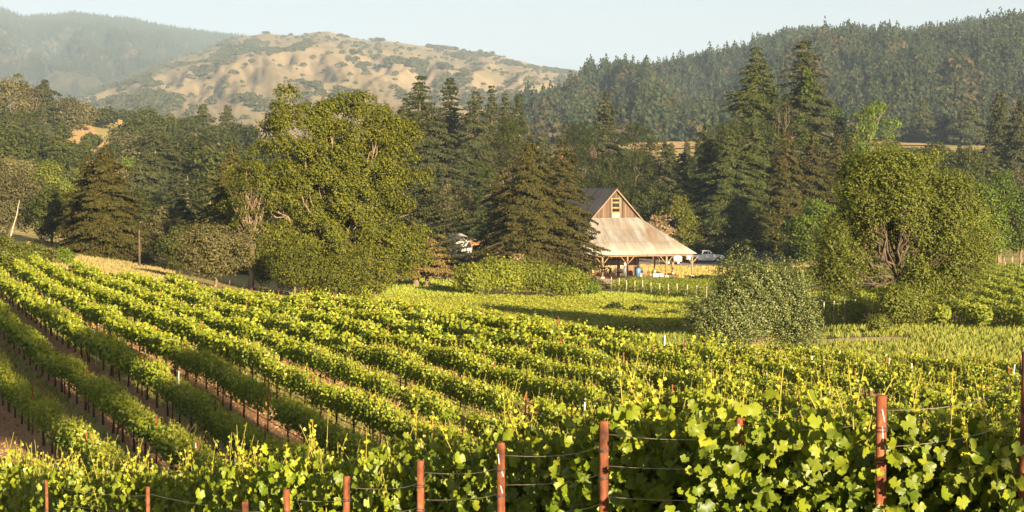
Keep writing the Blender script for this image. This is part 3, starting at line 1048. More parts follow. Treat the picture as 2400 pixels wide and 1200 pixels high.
for i in range(14):
    px = rng.uniform(2290, 2430); d = rng.uniform(150, 270)
    x = xat(px, d)
    o = link_mesh("end_post", pp); o.location = (x, d, g1(x, d)); o.scale = (.55, .55, 1.05)
    tag(o, "pale line post standing inside the right hand vineyard slope", "post", "pale line posts in the right vineyard")
#__PART4__
# ------------------------------------------------------------------ trees
def bent(p0, p1, rng, n=6, sag=.0, wob=.06):
    t = np.linspace(0, 1, n)[:, None]
    p0 = np.asarray(p0, float); p1 = np.asarray(p1, float)
    L = np.linalg.norm(p1 - p0)
    w = rng.normal(size=(n, 3)) * wob * L * np.sin(np.pi * t)
    q = p0 * (1 - t) + p1 * t + w
    q[:, 2] += sag * L * np.sin(np.pi * t[:, 0])
    return q


def broadleaf(H, W, rng, leaf, base=.12, nclump=46, cover=1.25, flat=.75, trunk_r=None, limbs=16, lobes=None, gap=.85, aspect=.8, lean=(0, 0), depth=1.0, spread=0.9, fork=.3, stems=1, up=.2, long=False):
    """trunk and limbs; a crown of leaf clumps with gaps between them. lobes: [(x, z, rx, rz)] in units of W/2 and H"""
    tr, fo = Geo(), Geo()
    r0 = trunk_r or .02 * H
    lobes = lobes or [(0, .5 + base / 2, 1.0, (1 - base) / 2)]
    wts = np.array([l[2] * l[3] for l in lobes]); wts /= wts.sum()
    C = []
    tries = 0
    rc = W * .5 * (2.2 / math.sqrt(nclump))
    while len(C) < nclump and tries < nclump * 60:
        tries += 1
        l = lobes[rng.choice(len(lobes), p=wts)]
        d = unit(rng.normal(size=3))
        rad = rng.uniform(.35, 1.0) ** .5
        rx, rz = l[2] * W / 2, l[3] * H
        c = np.array((l[0] * W / 2 + d[0] * rad * (rx - rc * .55), d[1] * rad * (rx * depth - rc * .55), l[1] * H + d[2] * rad * max(rz - rc * .6, rz * .3)))
        if c[2] < base * H * .9: continue
        if any(np.linalg.norm((c - b[0]) * (1, 1, 1.25)) < rc * gap for b in C): continue
        C.append((c, rc * rng.uniform(.6, 1.15)))
    ctop = np.array((lean[0] * W, lean[1] * W, fork * H))
    zc = .45 * H
    for st in range(stems):
        a = rng.uniform(0, 6.28)
        b0 = np.array((math.cos(a), math.sin(a), 0)) * r0 * (1.2 if stems > 1 else 0)
        top = ctop + (rng.normal(size=3) * W * .06 * (1, 1, .3) if stems > 1 else 0)
        q = bent(b0 + (0, 0, -.3), top, rng, 6, 0, .03)
        tr.tube(q, np.linspace(r0 * 1.15, r0 * .8, 6) / (stems ** .4), 8)
        order = rng.permutation(len(C))[:limbs // stems]
        for i in order:
            c, r = C[i]
            q = bent(top * (1, 1, .96), c + (0, 0, -r * .2), rng, 7, -.05, .05)
            tr.tube(q, np.linspace(r0 * .34, r0 * .08, 7) / (stems ** .3), 5, cap=False)
            for _ in range(3):
                j = rng.integers(3, 6)
                e = c + unit(rng.normal(size=3)) * r * .95
                tr.tube(bent(q[j], e, rng, 4, 0, .08), np.linspace(r0 * .16, r0 * .04, 4), 4, cap=False)
    cen = np.array((0, 0, zc))
    for c, r in C:
        n = int(cover * 4 * math.pi * r * r * flat / (leaf * leaf * .5) * .62)
        n = max(12, min(n, 3600))
        d = unit(rng.normal(size=(n, 3)))
        d[:, 2] = np.where((d[:, 2] < -.35) & (rng.random(n) < .5), -d[:, 2] * .6, d[:, 2])
        lump = 1 + .28 * np.sin(4 * d[:, 0] + c[0]) * np.sin(5 * d[:, 1] + c[1]) + .22 * np.sin(9 * d[:, 0] + 7 * d[:, 2] + c[2])
        rr = r * lump * rng.uniform(.5, 1.08, n) ** .55
        P = c + d * rr[:, None] * np.array((1, 1, flat))
        out_ = unit(c - cen)
        N = d * .75 + out_ * .35 + np.array((0, 0, up)) + rng.normal(size=(n, 3)) * .55
        if long:
            V, Q = leaf_quads(P, N, leaf * rng.uniform(.8, 1.7, n), rng, .34, .05, d + rng.normal(size=(n, 3)) * .5)
        else:
            V, Q = leaf_quads(P, N, leaf * rng.uniform(.6, 1.3, n), rng, aspect, .1)
        fo.add(V, Q)
    return tr, fo


def conifer(H, W, rng, leaf, base=.04, power=.85, droop=.22, gapz=0.0, bare=0.0, rag=.25, cover=1.0, tip=.0, nl=None, rise=.0, trunk_r=None, layered=.5):
    """straight trunk with whorls of drooping sprays; the outline narrows towards the top"""
    tr, fo = Geo(), Geo()
    r0 = trunk_r or .016 * H + .12
    tr.tube([(0, 0, -.4), (0, 0, .3 * H), (rng.normal(0, .004 * H), rng.normal(0, .004 * H), .7 * H), (0, 0, H * .96)], [r0 * 1.2, r0 * .85, r0 * .4, .02], 8)
    nl = nl or int(np.clip(H / 26 * 44, 22, 60))
    zs = base + (1 - base) * (np.arange(nl) + rng.uniform(-.35, .35, nl)) / nl
    Ps, Ns, Ts, Ss = [], [], [], []
    for li, zf in enumerate(np.clip(zs, base, .985)):
        Lm = W / 2 * max(.035, (1 - (zf - base) / (1 - base))) ** power * (1 + .12 * math.sin(zf * 23 + H))
        if zf < base + .12: Lm *= .75 + 2 * (zf - base)
        nb = int(rng.integers(6, 10))
        a0 = rng.uniform(0, 6.28)
        for b in range(nb):
            if rng.random() < bare * (1.2 - zf): continue
            a = a0 + b * 6.283 / nb + rng.normal(0, .25)
            L = Lm * (1 + rng.normal(0, rag)) * (1.0 if rng.random() > .12 else 1.25)
            L = max(L, .25, leaf * 1.8)
            dr = droop * rng.uniform(.6, 1.4)
            dirv = np.array((math.cos(a), math.sin(a)))
            pe = np.array((0, 0, zf * H))
            if L > W * .12:
                tt = np.linspace(0, .85, 4)
                tr.tube(np.stack([dirv[0] * L * tt, dirv[1] * L * tt, zf * H + rise * L * tt - dr * L * tt ** 1.7], 1), np.linspace(r0 * .16, r0 * .04, 4), 3, cap=False)
            n = max(3, int(cover * L * max(L * .5, leaf) / (leaf * leaf) * 1.5 + 3))
            n = min(n, 240)
            s = rng.uniform(.12, 1.02, n) ** .75
            side = rng.normal(0, .17, n) * L * (1.15 - .6 * s)
            hang = -np.abs(rng.normal(0, 1, n)) * leaf * layered
            x = dirv[0] * L * s - dirv[1] * side; y = dirv[1] * L * s + dirv[0] * side
            z = zf * H + rise * L * s - dr * L * s ** 1.7 + hang
            Ps.append(np.stack([x, y, z], 1))
            Ts.append(np.stack([dirv[0] - dirv[1] * side / L * 2.5 + rng.normal(0, .3, n), dirv[1] + dirv[0] * side / L * 2.5 + rng.normal(0, .3, n), -dr * 1.6 * s + rng.normal(0, .25, n)], 1))
            Ns.append(np.stack([dirv[0] * .75 + rng.normal(0, .5, n), dirv[1] * .75 + rng.normal(0, .5, n), .4 + rng.normal(0, .4, n)], 1))
            Ss.append(leaf * rng.uniform(.8, 1.7, n))
    P = np.concatenate(Ps)
    V, Q = leaf_quads(P, np.concatenate(Ns), np.concatenate(Ss), rng, .5, .06, np.concatenate(Ts))
    fo.add(V, Q)
    return tr, fo


LEAFK = 2.0 / 1910.0
NTREE = {"n": 0}


def tree(px, d, top, w, kind, label, name=None, cat="tree", group=None, dy=0.0, **kw):
    """a tree standing at depth d in column px, its top in row top, its crown w pixels wide"""
    NTREE["n"] += 1
    rng = np.random.default_rng(1000 + NTREE["n"])
    x = xat(px, d); zg = float(gmesh(x, d))
    H = max(1.2, zat(top, d) - zg); W = w / F * d
    leaf = max(.07, d * LEAFK)
    if kind in ('fir', 'greyfir', 'redwood'): W *= 1.4
    if kind in KINDS:
        fn, leafmat, bark, nm, dk = KINDS[kind]
        a = dict(dk); a.update(kw)
        lf = a.pop('leafk', 1.0)
        if 'mat' in a: leafmat = a.pop('mat')
        if 'bark' in a: bark = a.pop('bark')
        t, f = fn(H, W, rng, leaf * lf, **a)
    root = empty(name or nm, (x, d, zg), rng.uniform(-.3, .3) if 'lobes' in kw or 'lobes' in dk else rng.uniform(0, 6.28))
    tag(root, label, cat, group)
    t.build("trunk", M[bark], root, True)
    f.build("crown", M[leafmat], root)
    return root


KINDS = {
    'bay': (broadleaf, 'bay', 'bark', 'bay_tree', dict(nclump=90, gap=.62, cover=1.15, flat=.62, limbs=30)),
    'oak': (broadleaf, 'oak', 'bark_dark', 'oak_tree', dict(nclump=34, cover=1.35, base=.06, gap=.6)),
    'greyoak': (broadleaf, 'oak_grey', 'bark', 'oak_tree', dict(nclump=34, cover=1.1, base=.06, gap=.65)),
    'green': (broadleaf, 'green', 'bark', 'leafy_tree', dict(nclump=40, cover=1.25, base=.05, gap=.6)),
    'willow': (broadleaf, 'willow', 'bark', 'willow_tree', dict(nclump=80, cover=.95, base=.05, gap=.55, flat=1.0, limbs=30)),
    'bush': (broadleaf, 'green', 'bark', 'bush', dict(nclump=26, cover=1.3, base=.0, gap=.55, fork=.12, trunk_r=.08, limbs=10)),
    'silver': (broadleaf, 'silver', 'bark', 'bush', dict(nclump=70, cover=1.9, leafk=1.15, base=.0, gap=.8, fork=.12, trunk_r=.07, limbs=16, aspect=.5)),
    'redwood': (conifer, 'redwood', 'bark_red', 'redwood_tree', dict(power=.78, droop=.26, rag=.22, cover=1.7, layered=.4, nl=36)),
    'fir': (conifer, 'fir', 'bark', 'fir_tree', dict(power=.7, droop=.2, cover=1.2)),
    'greyfir': (conifer, 'fir_grey', 'bark', 'fir_tree', dict(power=.62, droop=.18, cover=1.05, rag=.3, bare=.12)),
    'pine': (broadleaf, 'pine', 'bark_dark', 'pine_tree', dict(nclump=44, cover=1.25, base=.06, gap=.55, flat=.65, long=True, limbs=16, up=.7, fork=.45)),
}
T_ = tree
# --- far left hill and its oaks
T_(28, 620, 158, 120, 'greyoak', "tall grey green oak crowning the hill at the left edge")
T_(75, 640, 185, 90, 'greyoak', "grey oak on the left hilltop, just right of the tallest one there")
T_(108, 660, 182, 62, 'greyfir', "ragged dark conifer rising above the oaks of the left hilltop", rag=.45)
T_(150, 680, 222, 95, 'greyoak', "rounded oak on the left hill, right below the ragged conifer")
T_(195, 720, 236, 80, 'greyoak', "small oak on the sloping crest above the golden patch")
T_(245, 760, 250, 80, 'oak', "low oak at the crest between the two golden patches")
T_(215, 640, 312, 50, 'oak', "dark shrubby oak at the top edge of the golden patch")
T_(20, 560, 235, 110, 'oak', "dark oak at the left edge below the hilltop trees")
T_(66, 590, 240, 70, 'oak', "dark round oak directly above the golden patch's left end")
T_(290, 900, 262, 70, 'oak', "small oak at the right end of the upper golden patch")
T_(170, 1040, 238, 50, 'oak', "tiny dark tree on the skyline left of the upper golden patch", cover=1.1)
T_(50, 455, 298, 170, 'oak', "broad dark green oak below the golden patch at the left")
T_(175, 470, 326, 120, 'oak', "dark green oak behind the pointed fir at the left")
T_(145, 430, 280, 84, 'fir', "pointed dark fir standing in front of the golden patch")
T_(270, 520, 330, 100, 'oak', "rounded oak at the foot of the golden patch")
T_(30, 360, 360, 150, 'greyoak', "grey twiggy oak at the left edge in the middle height", cover=.8)
T_(120, 330, 372, 110, 'green', "pale yellow green willow left of the brown redwoods", mat='willow')
T_(190, 335, 380, 80, 'green', "narrow yellow green tree just behind the twin brown redwoods' left side", mat='willow')
T_(20, 250, 400, 190, 'oak', "large olive oak at the left edge above the vines", mat='oak_grey')
T_(120, 245, 430, 130, 'oak', "olive green oak between the left edge and the brown redwoods")
T_(320, 280, 430, 120, 'oak', "low round oak right behind the brown redwoods")
T_(300, 420, 360, 90, 'green', "yellowish tree peeking out right above the brown redwoods")
T_(250, 215, 334, 165, 'redwood', "larger of the twin brownish redwoods at the left, with bare reddish trunk showing", nl=44)
T_(205, 222, 356, 115, 'redwood', "smaller left twin of the brownish redwoods at the left", nl=30)
T_(70, 150, 572, 120, 'bush', "scrubby bush at the top end of the left vine rows", mat='willow')
T_(10, 120, 545, 110, 'bush', "light green bush at the left edge behind the vines", mat='willow')
T_(150, 160, 578, 46, 'bush', "small round bush left of the redwoods' foot", mat='green')
# --- the dark wooded slope between the redwoods and the big tree
T_(350, 620, 250, 170, 'oak', "broad dark oak on the skyline right of the golden patches", nclump=50)
T_(440, 640, 256, 110, 'oak', "round dark oak on the skyline, second from the golden patches")
T_(400, 700, 262, 90, 'greyoak', "greyish oak behind the dark skyline oaks")
T_(478, 680, 240, 66, 'greyfir', "grey ragged tree top poking above the dark skyline oaks", rag=.4)
T_(535, 720, 244, 62, 'greyfir', "grey green pointed conifer on the skyline left of the big tree")
T_(575, 640, 278, 120, 'oak', "dark oak on the skyline touching the big rounded tree")
T_(510, 600, 288, 110, 'oak', "dark oak below the pointed skyline conifer")
T_(300, 560, 300, 110, 'greyoak', "greyish oak below the skyline, right of the lower golden patch")
T_(365, 430, 296, 120, 'greyfir', "tall grey green fir with a bare pale trunk tip, mid left")
T_(440, 470, 320, 110, 'greyfir', "bushy grey green fir between the tall fir and the big tree")
T_(330, 380, 370, 120, 'fir', "dark fir with layered branches right above the brown redwoods", mat='fir_grey')
T_(500, 430, 340, 120, 'oak', "olive oak in the middle of the dark slope", mat='oak_grey')
T_(420, 360, 400, 120, 'fir', "broad dark fir in the middle of the left woods", mat='fir_grey')
T_(440, 262, 402, 90, 'fir', "small bright fir with a reddish stem, left of the big tree")
T_(490, 262, 395, 80, 'fir', "slim pale green fir beside the small bright one")
T_(545, 235, 330, 150, 'redwood', "brown redwood partly behind the big rounded tree's left flank")
T_(390, 230, 470, 120, 'green', "light green tree above the gap with the dark pole", mat='oak_grey')
T_(420, 200, 520, 110, 'oak', "dark green tree at the left of the twiggy low oak")
T_(505, 165, 512, 200, 'greyoak', "low twiggy olive oak standing right behind the vine rows", nclump=50, cover=.95)
# --- the big rounded tree
T_(770, 190, 190, 500, 'bay', "huge rounded yellow green tree, the largest in the photo", base=.03, nclump=430, cover=1.5, flat=.85, limbs=40, gap=.5, fork=.22, trunk_r=.5,
   lobes=[(-.30, .76, .50, .24), (.30, .74, .60, .245), (-.52, .46, .52, .22), (.12, .5, .62, .25), (.66, .56, .34, .22), (-.35, .2, .6, .17), (.50, .22, .55, .17), (0, .3, .6, .22)])
T_(690, 176, 560, 150, 'bay', "low rounded tree in front of the huge tree's left foot", nclump=36)
T_(590, 185, 330, 110, 'bay', "olive branching tree leaning out of the huge tree's left side", nclump=40)
T_(785, 178, 585, 190, 'bay', "low rounded tree hiding the huge tree's trunk", nclump=40, base=.0)
T_(880, 182, 560, 120, 'bay', "drooping leafy tree at the right foot of the huge tree", nclump=34, cover=1.0)
# --- tall dark conifers in the middle distance
T_(985, 420, 172, 120, 'greyfir', "tallest left one of the tall dark conifers behind the huge tree", mat='fir')
T_(1055, 430, 175, 95, 'greyfir', "slim tall conifer, second peak right of the huge tree", mat='fir')
T_(1010, 380, 235, 170, 'greyfir', "broad brownish conifer in front of the two tall peaks")
T_(950, 440, 225, 90, 'greyfir', "dark conifer just peeking out right of the huge tree's crown", mat='fir')
T_(1115, 415, 208, 110, 'greyfir', "broken topped tall conifer with bare branches in the middle", rag=.5, bare=.35)
T_(1152, 440, 196, 62, 'greyfir', "narrow tall conifer right of the broken topped one")
T_(1184, 450, 214, 66, 'greyfir', "narrow conifer between the slimmest peak and the isolated peak")
T_(1215, 470, 214, 70, 'fir', "isolated pointed conifer left of the forested hill's edge")
T_(1090, 400, 330, 120, 'fir', "dark shaded fir below the broken topped conifer")
T_(1140, 370, 380, 120, 'fir', "deep green shaded conifer above the small white house")
T_(975, 238, 385, 170, 'greyfir', "grey green pine with a straight trunk on the meadow and dry lower boughs", base=.16, cover=.9, droop=.05, rise=.25, trunk_r=.36)
T_(1000, 237, 530, 100, 'greyfir', "dry tan lower boughs of a young pine beside the meadow pine", mat='tan', base=.25)
T_(1065, 340, 405, 100, 'green', "pale green leafy tree above the small round pine", mat='oak_grey')
T_(1075, 305, 462, 84, 'pine', "small round pine left above the white house", nclump=22)
T_(1190, 330, 262, 150, 'pine', "dark pine with spreading crown behind the barn redwoods", nclump=40)
T_(1150, 300, 420, 140, 'fir', "nearly black shaded fir left of the barn redwoods", mat='fir')
T_(1180, 268, 385, 120, 'redwood', "darker shaded redwood behind the left barn redwood", mat='redwood')
T_(1245, 250, 308, 190, 'redwood', "brown topped redwood, the left one of the pair before the barn", nl=44)
T_(1318, 254, 316, 145, 'redwood', "right one of the redwood pair, its boughs crossing the barn roof", nl=42, power=.7)
T_(1350, 380, 258, 120, 'pine', "flat topped dark pine behind the barn, left one", nclump=36)
T_(1395, 400, 262, 110, 'pine', "dark pine directly behind the barn gable", nclump=30)
T_(1420, 470, 212, 66, 'greyfir', "conifer top standing alone above the dark pines behind the barn", power=.5)
T_(1490, 365, 262, 130, 'pine', "tall dark pine with open crown right behind the barn roof", nclump=44, gap=.75)
T_(1440, 350, 340, 150, 'pine', "broad pine directly above the barn's ridge", nclump=40)
T_(1330, 350, 380, 150, 'pine', "dense dark pine left above the barn's grey roof", nclump=36)
T_(1560, 390, 332, 100, 'greyfir', "sparse grey pine with bare pale trunk right of the barn", bare=.4)
T_(1600, 420, 350, 90, 'greyfir', "grey green pine at the left of the dark fir group", bare=.2)
T_(1520, 345, 420, 110, 'oak', "dark oak behind the barn's right slope")
T_(1545, 330, 480, 80, 'bush', "leafless grey shrub right of the barn gable", mat='twig', cover=.7)
T_(1592, 335, 452, 120, 'green', "sunlit broadleaf tree between the barn and the dark firs", mat='bay')
T_(1530, 340, 500, 90, 'oak', "dark shaded tree hugging the right slope of the barn roof")
# --- the dark fir group at the right
T_(1772, 385, 103, 165, 'fir', "tall pointed redwood like conifer, left one of the two highest peaks", power=.62, cover=1.3)
T_(1882, 392, 88, 125, 'greyfir', "highest conifer of all, with ragged branches and a thinning crown", power=.55, rag=.4, cover=1.1)
T_(1892, 388, 150, 52, 'green', "bright green ivy column climbing the highest conifer", name="climbing_ivy", cat="ivy", nclump=30, flat=1.4, base=.35, limbs=0, trunk_r=.12)
T_(1722, 375, 255, 170, 'pine', "clumpy dark pine filling the left shoulder of the fir group", nclump=46)
T_(1830, 380, 178, 80, 'pine', "dark clumpy conifer between the two highest peaks", nclump=26)
T_(1790, 372, 260, 150, 'pine', "dense pine below the left highest peak", nclump=40)
T_(1655, 348, 285, 140, 'fir', "leftmost broad dark fir of the group right of the barn", cover=1.3)
T_(1712, 340, 296, 165, 'fir', "dark fir with layered boughs behind the white pickup", cover=1.35)
T_(1768, 345, 282, 160, 'fir', "dark fir in the centre of the group, below the left highest peak", cover=1.3)
T_(1845, 342, 300, 130, 'redwood', "brown redwood with a bare trunk tip, leftmost of the brown ones at the right")
T_(1905, 346, 302, 130, 'redwood', "brown redwood with orange trunk, second of the brown ones at the right")
T_(1963, 350, 310, 110, 'redwood', "thin brown redwood with a long pale trunk, third of the brown ones at the right")
T_(1998, 356, 308, 80, 'redwood', "small brown redwood at the edge of the bright broadleaf trees")
T_(1965, 400, 230, 110, 'green', "bright green tree right behind the highest conifer")
T_(2042, 385, 226, 150, 'green', "tall bright green broadleaf with a rounded top at the right", nclump=50)
T_(2085, 360, 290, 130, 'green', "bright yellow green tree sloping down from the tall broadleaf", mat='willow')
T_(2030, 300, 330, 160, 'green', "deep green broadleaf behind the big open tree's left side")
T_(1920, 300, 462, 170, 'green', "rich green rounded shrub tree beside the lawn", nclump=50, base=.02, cover=1.4)
T_(1865, 310, 560, 80, 'bush', "low dark bush at the edge of the lawn", mat='green')
T_(1990, 250, 590, 110, 'bush', "olive bush at the right end of the lawn", mat='willow')
# --- the big open tree at the right
T_(2108, 120, 322, 420, 'willow', "big open crowned tree at the right with dark trunk and pale limbs", base=.10, nclump=140, cover=1.0, gap=.8, limbs=50, fork=.26, trunk_r=.34, bark='bark_dark',
   lobes=[(-.12, .70, .62, .29), (.38, .62, .5, .24), (-.55, .46, .45, .22), (.62, .40, .38, .18), (-.55, .29, .45, .13), (.46, .27, .48, .14)])
T_(2245, 150, 440, 190, 'willow', "leaning pale stemmed tree right of the big open crowned tree", nclump=70, cover=.9, limbs=30, stems=3, trunk_r=.16, bark='bark_pale', fork=.35)
T_(2150, 215, 318, 200, 'green', "bright yellow green tree top behind the big open crowned tree", mat='willow', nclump=60)
T_(2300, 250, 420, 160, 'green', "fresh green broadleaf at the right behind the leaning tree", nclump=44)
T_(2345, 290, 388, 150, 'green', "pale topped green tree near the right edge", nclump=44)
T_(2395, 280, 440, 120, 'green', "green tree cut off by the right edge", nclump=36)
T_(2330, 330, 500, 120, 'oak', "dark shaded tree at the far end of the right vineyard")
T_(2125, 117, 655, 150, 'willow', "tangle of low leafy shoots round the dark trunk of the open tree", name="sucker_shoots", cat="bush", nclump=34, base=.0, cover=.7, mat='willow')
# --- conifers in front of the forested hill, right
T_(2340, 520, 212, 90, 'greyfir', "brownish conifer with a bare orange trunk at the far right", bare=.3, mat='fir_grey')
T_(2390, 480, 222, 100, 'fir', "dark conifer at the right edge before the forested hill", mat='fir_grey')
T_(2240, 430, 330, 150, 'oak', "dark tree behind the open crowned tree's right shoulder")
T_(2190, 480, 318, 100, 'oak', "dark low tree before the golden strip at the right")
T_(2290, 460, 350, 110, 'pine', "dark pine between the open tree and the right edge")
T_(2160, 950, 232, 70, 'greyfir', "hazy conifer at the foot of the forested hill", power=.7)
T_(2270, 900, 235, 80, 'greyfir', "large hazy conifer at the foot of the forested hill, nearer the right edge", power=.7)
T_(2215, 920, 262, 60, 'greyfir', "shorter hazy conifer between the two large ones below the hill", power=.7)
# --- shrubs in front of the barn and on the flat
T_(1110, 218, 612, 110, 'bush', "bright green shrub, leftmost in front of the barn redwoods", mat='shrub')
T_(1180, 219, 600, 130, 'bush', "bright green shrub below the left barn redwood", mat='shrub')
T_(1255, 220, 606, 130, 'bush', "bright green shrub between the two barn redwoods' feet", mat='shrub')
T_(1325, 219, 618, 120, 'bush', "bright green shrub, rightmost in front of the barn redwoods", mat='shrub')
T_(1385, 228, 655, 50, 'bush', "small dark shrub near the barn's front posts")
T_(1215, 222, 585, 60, 'bush', "grey leafless twigs sticking out of the bright shrubs", mat='twig', cover=.5)
T_(1772, 88, 612, 330, 'silver', "large silvery leafed bush rising behind the near vines", nclump=56, flat=1.25, lobes=[(-.52, .36, .46, .36), (-.16, .58, .46, .42), (.26, .54, .46, .42), (.60, .34, .40, .34)])
T_(1580, 170, 738, 60, 'bush', "dark green low shrub left of the silvery bush", mat='oak')
T_(1500, 178, 712, 50, 'bush', "low dark shrub on the meadow in front of the barn vineyard", mat='oak')
T_(1440, 182, 706, 50, 'bush', "low dark shrub left on the meadow strip", mat='oak')
T_(2060, 108, 772, 60, 'bush', "low weedy bush beside the dirt road", mat='willow')
# --- woods filling the distance: kinds copied
fill = {}
rngf = np.random.default_rng(77)
protos = []
for kname, kind, H, W, lb in (("oak_tree", 'oak', 14, 16, "dark round oak in the dense woods of the middle distance"), ("fir_tree", 'greyfir', 26, 9, "grey green conifer in the dense woods of the middle distance"),
                              ("oak_tree", 'greyoak', 13, 15, "olive grey oak in the dense woods of the middle distance"), ("pine_tree", 'pine', 18, 13, "dark pine in the dense woods of the middle distance")):
    fn, lm, bk, nm, dk = KINDS[kind]
    t, f = fn(H, W, np.random.default_rng(hash(kind) % 1000 if False else len(protos) + 50), .62, **dk)
    protos.append((nm, t.mesh("trunk", M[bk], True), f.mesh("crown", M[lm]), lb, H))
for d in (440, 540, 660, 800):
    for px in np.arange(-60, 2500, 66 if d < 600 else 58):
        px = px + rngf.uniform(-24, 24); dd = d * rngf.uniform(.93, 1.07)
        if 60 < px < 330 and dd > 560: continue
        if 1380 < px < 1660 and dd > 760: continue
        if 1950 < px < 2250 and dd > 760: continue
        if 1380 < px < 1640 and dd < 360: continue
        nm, mt, mc, lb, H = protos[rngf.choice(4, p=[.42, .22, .22, .14] if px < 1000 else [.25, .3, .2, .25])]
        x = xat(px, dd)
        zg = float(gmesh(x, dd))
        lim = zat(np.interp(px, [0, 60, 70, 320, 330, 600, 1000, 1300, 1500, 1700, 2100, 2400], [300, 310, 352, 352, 290, 300, 300, 310, 352, 300, 345, 330]), dd) - zg
        s = min(rngf.uniform(.75, 1.25), max(.35, lim / H))
        root = empty(nm, (x, dd, zg), rngf.uniform(0, 6.28))
        root.scale = (s * rngf.uniform(.9, 1.15),) * 2 + (s,)
        tag(root, lb, "tree", "trees of the distant woods")
        link_mesh("trunk", mt, root); link_mesh("crown", mc, root)
# --- trees standing behind the viewpoint; they throw the shade on the nearest vines
def shade_tree(x, y, H, W, kind, label, **kw):
    rng = np.random.default_rng(int(abs(x * 7 + y)))
    fn, lm, bk, nm, dk = KINDS[kind]
    a = dict(dk); a.update(kw)
    t, f = fn(H, W, rng, .22, **a)
    root = empty(nm, (x, y, g1(x, y)))
    tag(root, label, "tree")
    t.build("trunk", M[bk], root, True); f.build("crown", M[lm], root)


shade_tree(7.35, 0.05, 1.45 - g1(7.35, .05), 3.0, 'bush', "upright bush standing right of the viewpoint, outside the photo", nclump=44, cover=2.4)
shade_tree(21.0, -18.2, 20.0 - g1(21, -18.2), 11.0, 'oak', "big oak standing on the bank behind the viewpoint, outside the photo", base=.12, nclump=90, cover=2.4)
#__PART5__
# ------------------------------------------------------------------ the barn
def wood_planks(name, cols, pitch, axis=0, rough=.9):
    m, nt, bs, out = newmat(name)
    v = objco(nt)
    sp = nt.nodes.new("ShaderNodeSeparateXYZ")
    nt.links.new(v, sp.inputs[0])
    k = math_n(nt, 'FLOOR', math_n(nt, 'DIVIDE', sp.outputs[axis], pitch))
    wn_ = nt.nodes.new("ShaderNodeTexWhiteNoise")
    wn_.noise_dimensions = '1D'
    nt.links.new(k, wn_.inputs["W"])
    mp = nt.nodes.new("ShaderNodeMapping")
    mp.inputs["Scale"].default_value = (6, 6, .5)
    nt.links.new(v, mp.inputs["Vector"])
    f = math_n(nt, 'ADD', math_n(nt, 'MULTIPLY', wn_.outputs["Value"], .6), math_n(nt, 'MULTIPLY', noise(nt, 1.0, 5, .6, mp.outputs[0]), .4))
    c = ramp(nt, f, cols, [.2, .5, .8])
    fr = math_n(nt, 'FRACT', math_n(nt, 'DIVIDE', sp.outputs[axis], pitch))
    gap = math_n(nt, 'LESS_THAN', fr, .09)
    nt.links.new(mixc(nt, gap, c, (.02, .014, .01)), bs.inputs["Base Color"])
    bs.inputs["Roughness"].default_value = rough
    bump(nt, bs, fr, .3, .02)
    return m


def tin(name, cols, rust, dirn, scale=.35, metallic=.3, rough=.55, rustpos=(.45, .64)):
    m, nt, bs, out = newmat(name)
    v = objco(nt)
    mp = nt.nodes.new("ShaderNodeMapping")
    mp.inputs["Scale"].default_value = dirn
    nt.links.new(v, mp.inputs["Vector"])
    a = noise(nt, scale, 6, .6, mp.outputs[0])
    c = ramp(nt, noise(nt, 1.6, 6, .65, mp.outputs[0]), cols, [.35, .5, .65])
    rr = ramp(nt, a, [(0, 0, 0), (1, 1, 1)], list(rustpos))
    big = ramp(nt, noise(nt, .12, 3, .5, v), [(.15, .15, .15), (1, 1, 1)], [.42, .62])
    sp = nt.nodes.new("ShaderNodeSeparateXYZ")
    nt.links.new(v, sp.inputs[0])
    ax = 0 if dirn[0] >= dirn[1] else 1
    cmb = nt.nodes.new("ShaderNodeCombineXYZ")
    nt.links.new(math_n(nt, 'FLOOR', math_n(nt, 'DIVIDE', sp.outputs[ax], .85)), cmb.inputs[0])
    nt.links.new(math_n(nt, 'FLOOR', math_n(nt, 'DIVIDE', sp.outputs[2], 1.8)), cmb.inputs[1])
    w2 = nt.nodes.new("ShaderNodeTexWhiteNoise")
    nt.links.new(cmb.outputs[0], w2.inputs["Vector"])
    c = mixc(nt, 1.0, c, ramp(nt, w2.outputs["Value"], [(.82, .80, .78), (1.05, 1.05, 1.05)]), 'MULTIPLY')
    lap = math_n(nt, 'LESS_THAN', math_n(nt, 'FRACT', math_n(nt, 'DIVIDE', sp.outputs[2], 1.8)), .035)
    c = mixc(nt, math_n(nt, 'MULTIPLY', lap, .5), c, rust)
    nt.links.new(mixc(nt, mixc(nt, 1.0, rr, big, 'MULTIPLY'), c, rust), bs.inputs["Base Color"])
    bs.inputs["Metallic"].default_value = metallic
    bs.inputs["Roughness"].default_value = rough
    return m


M['barn_wood'] = wood_planks("barn_boards", [(.035, .022, .015), (.08, .048, .03), (.15, .095, .06)], .26)
M['tin_pale'] = tin("pale_roof_tin", [(.15, .138, .12), (.205, .19, .168), (.26, .245, .22)], (.14, .085, .042), (1.0, .22, .22), .45, .0, .6)
M['tin_dark'] = tin("dark_roof_tin", [(.05, .048, .046), (.10, .095, .09), (.19, .175, .16)], (.10, .05, .03), (.22, 1.0, .22), .5, .0, .7)
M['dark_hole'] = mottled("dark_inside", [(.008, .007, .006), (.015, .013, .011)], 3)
M['frame_wood'] = mottled("frame_wood", [(.17, .115, .06), (.3, .21, .10)], 3, .85, (1, 1, .3))
M['post_beam'] = mottled("barn_post", [(.13, .075, .045), (.24, .15, .09), (.34, .23, .15)], 3, .9, (1, 1, .2))
M['concrete'] = mottled("concrete_footing", [(.42, .38, .32), (.55, .5, .43)], 3, .9)
YAW = R(20)
FE = 3.65                                     # eave height
bd = 281.0
